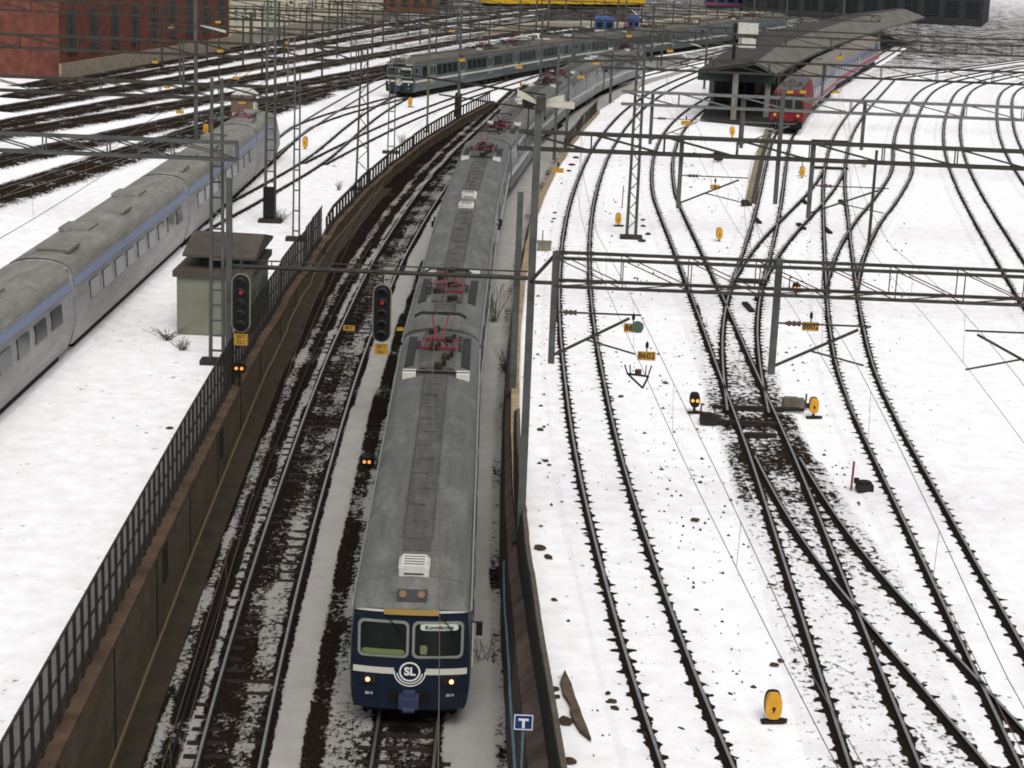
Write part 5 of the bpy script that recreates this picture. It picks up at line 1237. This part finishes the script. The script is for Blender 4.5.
# low pale platform edges in the distance
def slab(pxs, z_, name, label, cat, m, w_=3.5):
    W = [at(x, y) for x, y in pxs]; t = thing(name, label, cat); mb = MB(); rings = []
    for q in W: rings.append([(q.x, q.y, -.02), (q.x+.3, q.y+w_, -.02), (q.x+.3, q.y+w_, z_), (q.x, q.y, z_)])
    mb.loft(rings); mb.build('slab', m, t)
slab([(484, 36), (540, 28), (590, 27), (640, 29), (720, 18), (850, 12)], .7, 'distant_platform', 'pale tan distant platform beyond the standing train', 'platform', mat('tan_platform', (.27, .24, .18), .9, 0, .2), 9)
slab([(640, 12), (700, 15), (740, 14)], .9, 'distant_platform', 'narrow grey platform below the purple striped coach', 'platform', mat('grey_platform', (.2, .19, .17), .9, 0, .2), 6)
# yellow train
a = at(483, 8); b_end = at(642, 9); wd = (b_end-a)/3
for i in range(3):
    t = thing('yellow_wagon', ['leftmost yellow wagon at the top edge', 'second yellow wagon at the top edge', 'rightmost yellow wagon at the top edge above the blue railcar'][i], 'wagon', (a.x+i*wd.x, a.y+i*wd.y, 0), math.atan2(wd.y, wd.x), 'yellow wagons')
    mb = MB(); mb.loft([[(x, -1.4, 1.0), (x, 1.4, 1.0), (x, 1.45, 3.0), (x, 1.1, 3.7), (x, -1.1, 3.7), (x, -1.45, 3.0)] for x in (0, wd.length-.4)]); mb.build('body', mat('wagon_yellow', (.50, .30, .02), .5, 0, .15), t)
    mb = MB(); mb.box((wd.length/2, 0, .7), (wd.length-1, 2.2, .55)); mb.build('underframe', UND, t)
    for k in range(3): mb = MB(); mb.box((2+wd.length/3.4*k, -1.46, 2.4), (1.0, .05, .7)); mb.build('window', mat('pale_window', (.3, .3, .3)), t)
# small blue railcars and purple coach
def railcar(px0, px1, Y, label, m1, m2, name='blue_railcar', h=3.4, grp=None):
    a = atY(px0[0], px0[1], Y); b = atY(px1[0], px1[1], Y); L = b.x-a.x; t = thing(name, label, 'rail vehicle', (a.x, at(px0[0], px0[1]).y, 0), 0, grp)
    Yg = at(px0[0], px0[1]).y; kx = Yg/Y; t.location = (a.x*kx, Yg, 0); L *= kx
    mb = MB(); mb.loft([[(x, -1.4, .9), (x, 1.4, .9), (x, 1.4, h-.4), (x, 1.0, h), (x, -1.0, h), (x, -1.4, h-.4)] for x in (0, L)]); mb.build('body', m1, t)
    mb = MB(); mb.box((L/2, -1.42, 1.2), (L*.97, .06, .35)); mb.build('band', m2, t)
    mb = MB(); mb.box((L/2, 0, .55), (L*.9, 2.2, .6)); mb.build('underframe', UND, t)
    for k in range(max(2, int(L/2.2))):
        n_ = max(2, int(L/2.2)); mb = MB(); mb.box((L*(k+.5)/n_, -1.43, h-1.25), (L/n_*.62, .06, .8)); mb.build('window', GLASS, t)
BLU = mat('railcar_blue', (.03, .06, .18), .4)
railcar((594, 38), (613, 38), 240, 'small bright blue railcar beyond the standing train', BLU, WHITE); railcar((627, 36), (638, 36), 240, 'second smaller blue railcar beside the far masts', BLU, WHITE)
railcar((704, 9), (745, 10), 340, 'dark coach with a purple and red band at the top', mat('dark_blue_coach', (.05, .06, .11), .4), mat('purple_band', (.30, .04, .12), .4), 'distant_coach')
railcar((752, 14), (800, 13), 330, 'dark distant coach in front of the station hall', mat('dark_coach', (.035, .04, .045), .4), mat('pale_band', (.3, .28, .22), .5), 'distant_coach')

# ------------------------------------------------------------------ platform with canopy
pl = thing('station_platform', 'dark wet platform with a sloping front end beside the red locomotive', 'platform')
c = [at(x, y) for x, y in ((699, 121), (773, 128), (786, 112), (806, 92), (830, 74), (872, 55), (900, 45))]
cl = [at(x, y) for x, y in ((699, 121), (712, 100), (735, 86), (760, 72), (790, 60), (830, 44), (880, 34))]
mb = MB(); rings = [[(l_.x, l_.y, -.03), (r_.x-.3, r_.y, -.03), (r_.x-.3, r_.y, zz), (l_.x, l_.y, zz)] for l_, r_, zz in zip(cl[1:], c[1:], [.12, .5, .7, .7, .7, .7])]
mb.loft(rings); mb.build('deck', mat('wet_asphalt', (.035, .034, .032), .8, 0, .4, .8), pl)
a = c[0]; b = c[1]
mb = MB(); mb.add([(cl[0].x, cl[0].y, .03), (c[1].x, c[1].y, .03), (c[2].x-.3, c[2].y+1, .14), (cl[1].x, cl[1].y+.5, .14)], [(0, 1, 2, 3)]); mb.build('front_ramp', MAT['wet_asphalt'], pl)
cn = thing('platform_canopy', 'dark platform roof with a pale right slope above the platform', 'canopy')
def cz(x, y, z_): return at(x, y, z_)
le = [cz(x, y, 4.6) for x, y in ((698, 70), (724, 52), (760, 36), (800, 24), (850, 14), (900, 8))]
ri = [cz(x, y, 5.6) for x, y in ((756, 62), (778, 46), (812, 32), (846, 21), (872, 14), (905, 9))]
re = [cz(x, y, 4.3) for x, y in ((776, 74), (800, 60), (828, 47), (856, 37), (885, 28), (925, 17))]
mb = MB(); n = 6
mb.add([tuple(q) for q in le+ri]+[(q.x, q.y, q.z-.25) for q in le+ri], [(i, i+1, n+i+1, n+i) for i in range(n-1)]+[(2*n+i, 2*n+n+i, 2*n+n+i+1, 2*n+i+1) for i in range(n-1)]+[(i, 2*n+i, 2*n+i+1, i+1) for i in range(n-1)]+[(0, n, 3*n, 2*n)]); mb.build('roof', mat('dark_roof_felt', (.042, .039, .033), .9, 0, .3, .6), cn)
mb = MB(); mb.add([tuple(q) for q in ri+re]+[(q.x, q.y, q.z-.25) for q in ri+re], [(i, i+1, n+i+1, n+i) for i in range(n-1)]+[(2*n+i, 2*n+n+i, 2*n+n+i+1, 2*n+i+1) for i in range(n-1)]+[(n+i, 3*n+i, 3*n+i+1, n+i+1) for i in range(n-1)]+[(0, n, 3*n, 2*n)]); mb.build('roof', mat('pale_roof_felt', (.11, .105, .088), .9, 0, .3, .6), cn)
mb = MB(); f0, f1, f2 = le[0], ri[0], re[0]
mb.add([(f0.x, f0.y-.1, f0.z-.9), (f2.x, f2.y-.1, f2.z-.9), (f2.x, f2.y-.1, f2.z), (f1.x, f1.y-.1, f1.z), (f0.x, f0.y-.1, f0.z)], [(0, 1, 2, 3, 4)]); mb.build('fascia', mat('dark_green_fascia', (.02, .03, .03), .7), cn)
for s_, (xx, yy) in zip(range(2), ((726, 59), (738, 59))):
    q = cz(xx, yy, 4.5); mb = MB(); mb.box((q.x, q.y-1.2, q.z+.1), (.95, .3, .15)); mb.build('strip_light', WHITE, cn)
for i in range(5):
    for pts, k in ((le, .7), (re, .25)):
        q = pts[i].lerp(ri[i], k); mb = MB(); mb.box((q.x, q.y+1.5, 2.3), (.5, .5, 4.4)); mb.build('column', mat('pillar_concrete', (.22, .205, .17), .8, 0, .15), cn)
q = at(757, 97); t = thing('concrete_pillar', 'thick pale concrete pillar at the front of the dark platform', 'pillar', (q.x, q.y+1, 0)); mb = MB(); mb.box((0, 0, 2.3), (.9, .9, 4.4)); mb.build('shaft', MAT['pillar_concrete'], t); mb = MB(); mb.box((0, 0, 4.3), (1.4, 1.3, .3)); mb.build('head', MAT['pillar_concrete'], t)
# platform shelter, dark kiosk under the canopy
q = at(772, 112); t = thing('platform_kiosk', 'dark glazed shelter under the platform roof behind the locomotive', 'shelter', (q.x-3.2, q.y+6, .3)); mb = MB(); mb.box((0, 2, 1.5), (4.2, 5, 3.0)); mb.build('wall', mat('kiosk_dark', (.025, .025, .022), .6, 0, .3), t)
for k in range(4): mb = MB(); mb.box((-1.5+k, -.52, 1.6), (.7, .06, 2.0)); mb.build('window', GLASS, t)
for k, (x, y) in enumerate(((795, 62), (808, 55), (812, 52))):
    q = at(x, y); t = thing('notice_board', ['white notice board left under the roof edge', 'pale blue notice board under the roof edge', 'small amber notice board under the roof edge'][k], 'notice board', (q.x, q.y+3, .5)); mb = MB(); mb.box((0, 0, 2.2), (1.6, .2, 1.8)); mb.build('panel', [WHITE, mat('pale_blue_board', (.4, .48, .6), .5), YEL][k], t); mb = MB(); mb.bar((0, 0, 0), (0, 0, 1.4), .12); mb.build('post', BLACK, t)
# narrow brown walkway strip ending in the snow
W = [at(x, y) for x, y in ((748, 204), (753, 180), (759, 155), (767, 132))]
t = thing('plank_walkway', 'narrow brown plank walkway running up to the platform', 'walkway'); mb = MB(); mb.loft([[(q.x-.18, q.y, -.02), (q.x+.18, q.y, -.02), (q.x+.18, q.y, .25), (q.x-.18, q.y, .25)] for q in W]); mb.build('planks', mat('walkway_tan', (.20, .17, .11), .9, 0, .35, 2.), t)
mb = MB(); mb.loft([[(q.x+.2, q.y, -.02), (q.x+.5, q.y, -.02), (q.x+.5, q.y, .12), (q.x+.2, q.y, .2)] for q in W]); mb.build('edge_board', mat('walkway_dark', (.05, .04, .03), .9, 0, .4, 3.), t)

# ------------------------------------------------------------------ small things
q = atY(523.5, 722, 36.0); t = thing('track_sign', 'small blue sign with a white T fixed at the foot of the right wall', 'sign', (q.x, q.y, q.z))
mb = MB(); mb.box((0, 0, 0), (.40, .03, .36)); mb.build('board', mat('sign_blue', (.015, .035, .14), .45), t)
mb = MB()
for c_, s_ in (((0, -.018, .165), (.40, .006, .02)), ((0, -.018, -.165), (.40, .006, .02)), ((-.19, -.018, 0), (.02, .006, .31)), ((.19, -.018, 0), (.02, .006, .31))): mb.box(c_, s_)
mb.build('border', SLB, t); mb = MB(); mb.box((0, -.018, .06), (.22, .006, .05)); mb.box((0, -.018, -.05), (.055, .006, .17)); mb.build('letter_t', SLB, t)
mb = MB(); mb.bar((0, .05, -1.6), (0, .05, .15), .06, n=8); mb.build('post', MAT['faded_blue'], t)
# long brown board lying in the snow
Wp = [(564.5, 673), (560, 684), (563, 696), (570, 707), (570, 714), (573, 722), (580, 733), (591, 742), (586, 728), (582, 719), (580, 712), (575, 700), (571, 686)]
t = thing('driftwood_board', 'long brown rotten board lying in the snow near the wall', 'board'); W = [at(x, y) for x, y in Wp]; n = len(W)
mb = MB(); mb.add([(q.x, q.y, 0) for q in W]+[(q.x, q.y, .09) for q in W], [(i, (i+1) % n, n+(i+1) % n, n+i) for i in range(n)]+[tuple(range(n, 2*n))]); mb.build('board', mat('rotten_brown', (.085, .06, .042), .95, 0, .4, 3., .3), t)
def clod(px, r, zg=0.):
    q = at(px[0], px[1], zg); mb = MB(); n = 9; rings = []
    sx, sy = random.uniform(.8, 1.9), random.uniform(.7, 1.5)
    for k, (rr_, zz) in enumerate(((1, -.02), (.85, .35), (.45, .55))):
        rings.append([(rr_*r*sx*math.cos(2*math.pi*i/n)*random.uniform(.7, 1.2), rr_*r*sy*math.sin(2*math.pi*i/n)*random.uniform(.7, 1.2), zz*r) for i in range(n)])
    mb.loft(rings); o = mb.build('earth_clod', mat('clod_brown', (.045, .03, .02), .95, 0, .4, 6.), None); o.location = q; o.rotation_euler = (0, 0, random.uniform(0, 3))
    tag(o, 'small dark clod of earth and ballast lying on the snow', 'clod', 'dark clods lying on the snow')
for px, r in (((540, 430), .13), ((544, 427), .09), ((546, 461), .1), ((549, 465), .07), ((540, 548), .14), ((548, 557), .12), ((554, 600), .1), ((611, 399), .09), ((621, 397), .11), ((586, 534), .08), ((562, 502), .05), ((541, 526), .05),
              ((665, 383), .09), ((742, 498), .12), ((695, 520), .1), ((774, 665), .09), ((781, 661), .09), ((642, 241), .18), ((648, 234), .15), ((643, 220), .14), ((643, 226), .12), ((558, 296), .12), ((567, 312), .1), ((552, 343), .07), ((612, 702), .1), ((615, 709), .13), ((608, 694), .09),
              ((572, 165), .2), ((576, 158), .22), ((569, 171), .16), ((555, 213), .12), ((554, 219), .12), ((552, 222), .12), ((555, 689), .1), ((557, 697), .09), ((565, 721), .12), ((569, 761), .12), ((170, 428), .08), ((645, 735), .08), ((681, 729), .07), ((730, 694), .06), ((696, 610), .06)):
    clod(px, r)
def bush(px, label, h, n=26, spread=.8, zg=0., m=None, seed=1):
    rnd = random.Random(seed); q = at(px[0], px[1], zg); t = thing('bare_shrub', label, 'shrub', q, 0, 'leafless shrubs and dead weeds'); mb = MB()
    for i in range(n):
        a_ = rnd.uniform(0, 2*math.pi); r_ = rnd.uniform(.1, spread); P0 = Vector((rnd.uniform(-.12, .12), rnd.uniform(-.12, .12), 0)); P = P0; d = Vector((math.cos(a_)*r_, math.sin(a_)*r_, h))*rnd.uniform(.5, 1)
        pts = [P0]
        for k in range(4): P = P+d*.25+Vector((rnd.uniform(-.06, .06), rnd.uniform(-.06, .06), rnd.uniform(-.03, .05)))*h; pts.append(P)
        mb.tube(pts, .011, n=3)
        for k in range(2):
            c_ = pts[rnd.randint(1, 3)]; mb.bar(c_, c_+Vector((rnd.uniform(-.3, .3), rnd.uniform(-.3, .3), rnd.uniform(.05, .3)))*h*.7, .011, n=3)
    mb.build('twigs', m or mat('twig_brown', (.09, .07, .05), .9), t)
bush((494, 323), 'bare sapling between the train and the right wall', 1.9, 22, .9, zt, seed=3)
bush((505, 372), 'low bare shrub against the right wall foot', 1.1, 16, .6, zt, seed=4)
bush((483, 662), 'thin dead stalks in the trench snow right of the train front', .9, 7, .7, zt, seed=8)
bush((281, 222), 'dead weeds on the snow beyond the green hut', .6, 40, 1.1, 0, seed=5); bush((272, 216), 'dark weed clump beside the black cabinet', .4, 34, 1.0, 0, seed=6)
bush((168, 340), 'dead grass tuft at the left corner of the green hut', .5, 30, 1.0, 0, seed=7); bush((183, 350), 'dry grass in front of the green hut', .45, 26, .9, 0, seed=9)
bush((338, 190), 'little dry weed tuft left of the dark lattice mast', .6, 18, .6, 0, seed=10); bush((402, 146), 'dry weeds behind the low railing', 1.0, 24, .9, 0, seed=11)

# loose ballast crumbs strewn over the yard snow
rnd = random.Random(21); mb = MB(); CR = mat('crumb_brown', (.035, .024, .016), .95, 0, .4, 4., spec=.05)
def crumb(x, y, r_):
    n = 5; a0 = rnd.uniform(0, 6); st_ = rnd.uniform(.8, 1.8); vs = [(x+r_*st_*rnd.uniform(.7, 1.2)*math.cos(a0+2*math.pi*i/n), y+r_*rnd.uniform(.7, 1.2)*math.sin(a0+2*math.pi*i/n), -.04) for i in range(n)]
    mb.add(vs+[(x, y, r_*.7+.004)], [(i, (i+1) % n, n) for i in range(n)], CR)
fld = lambda x, y: mnoise.noise((x*.22+5, y*.11, 2.))
cnt = 0
while cnt < 1900:
    y = 28+rnd.random()**1.25*120; px = rnd.uniform(525, 900); x = float(np.interp(0, [0], [0]))
    c_ = (px-512)/FPX*y*1.02+.04*y*.1; x = c_
    if not (np.interp(y, P_RW[:, 1], P_RW[:, 0])+.3 < x < 24): continue
    _, _, dd_ = kd.find((x, y, 0))
    pr = .10+.9*max(0, fld(x, y)+.05)*1.6+.45*math.exp(-dd_/.8)
    if px > 600 and 40 < y < 75 and px < 760: pr += .25
    if rnd.random() > pr*.6: continue
    crumb(x, y, rnd.choice((.014, .018, .022, .026, .035, .05))*(1+y/160)); cnt += 1
o = mb.build('ballast_crumbs'); o['kind'] = 'stuff'; o['label'] = 'loose dark ballast crumbs strewn over the yard snow'; o['category'] = 'gravel'
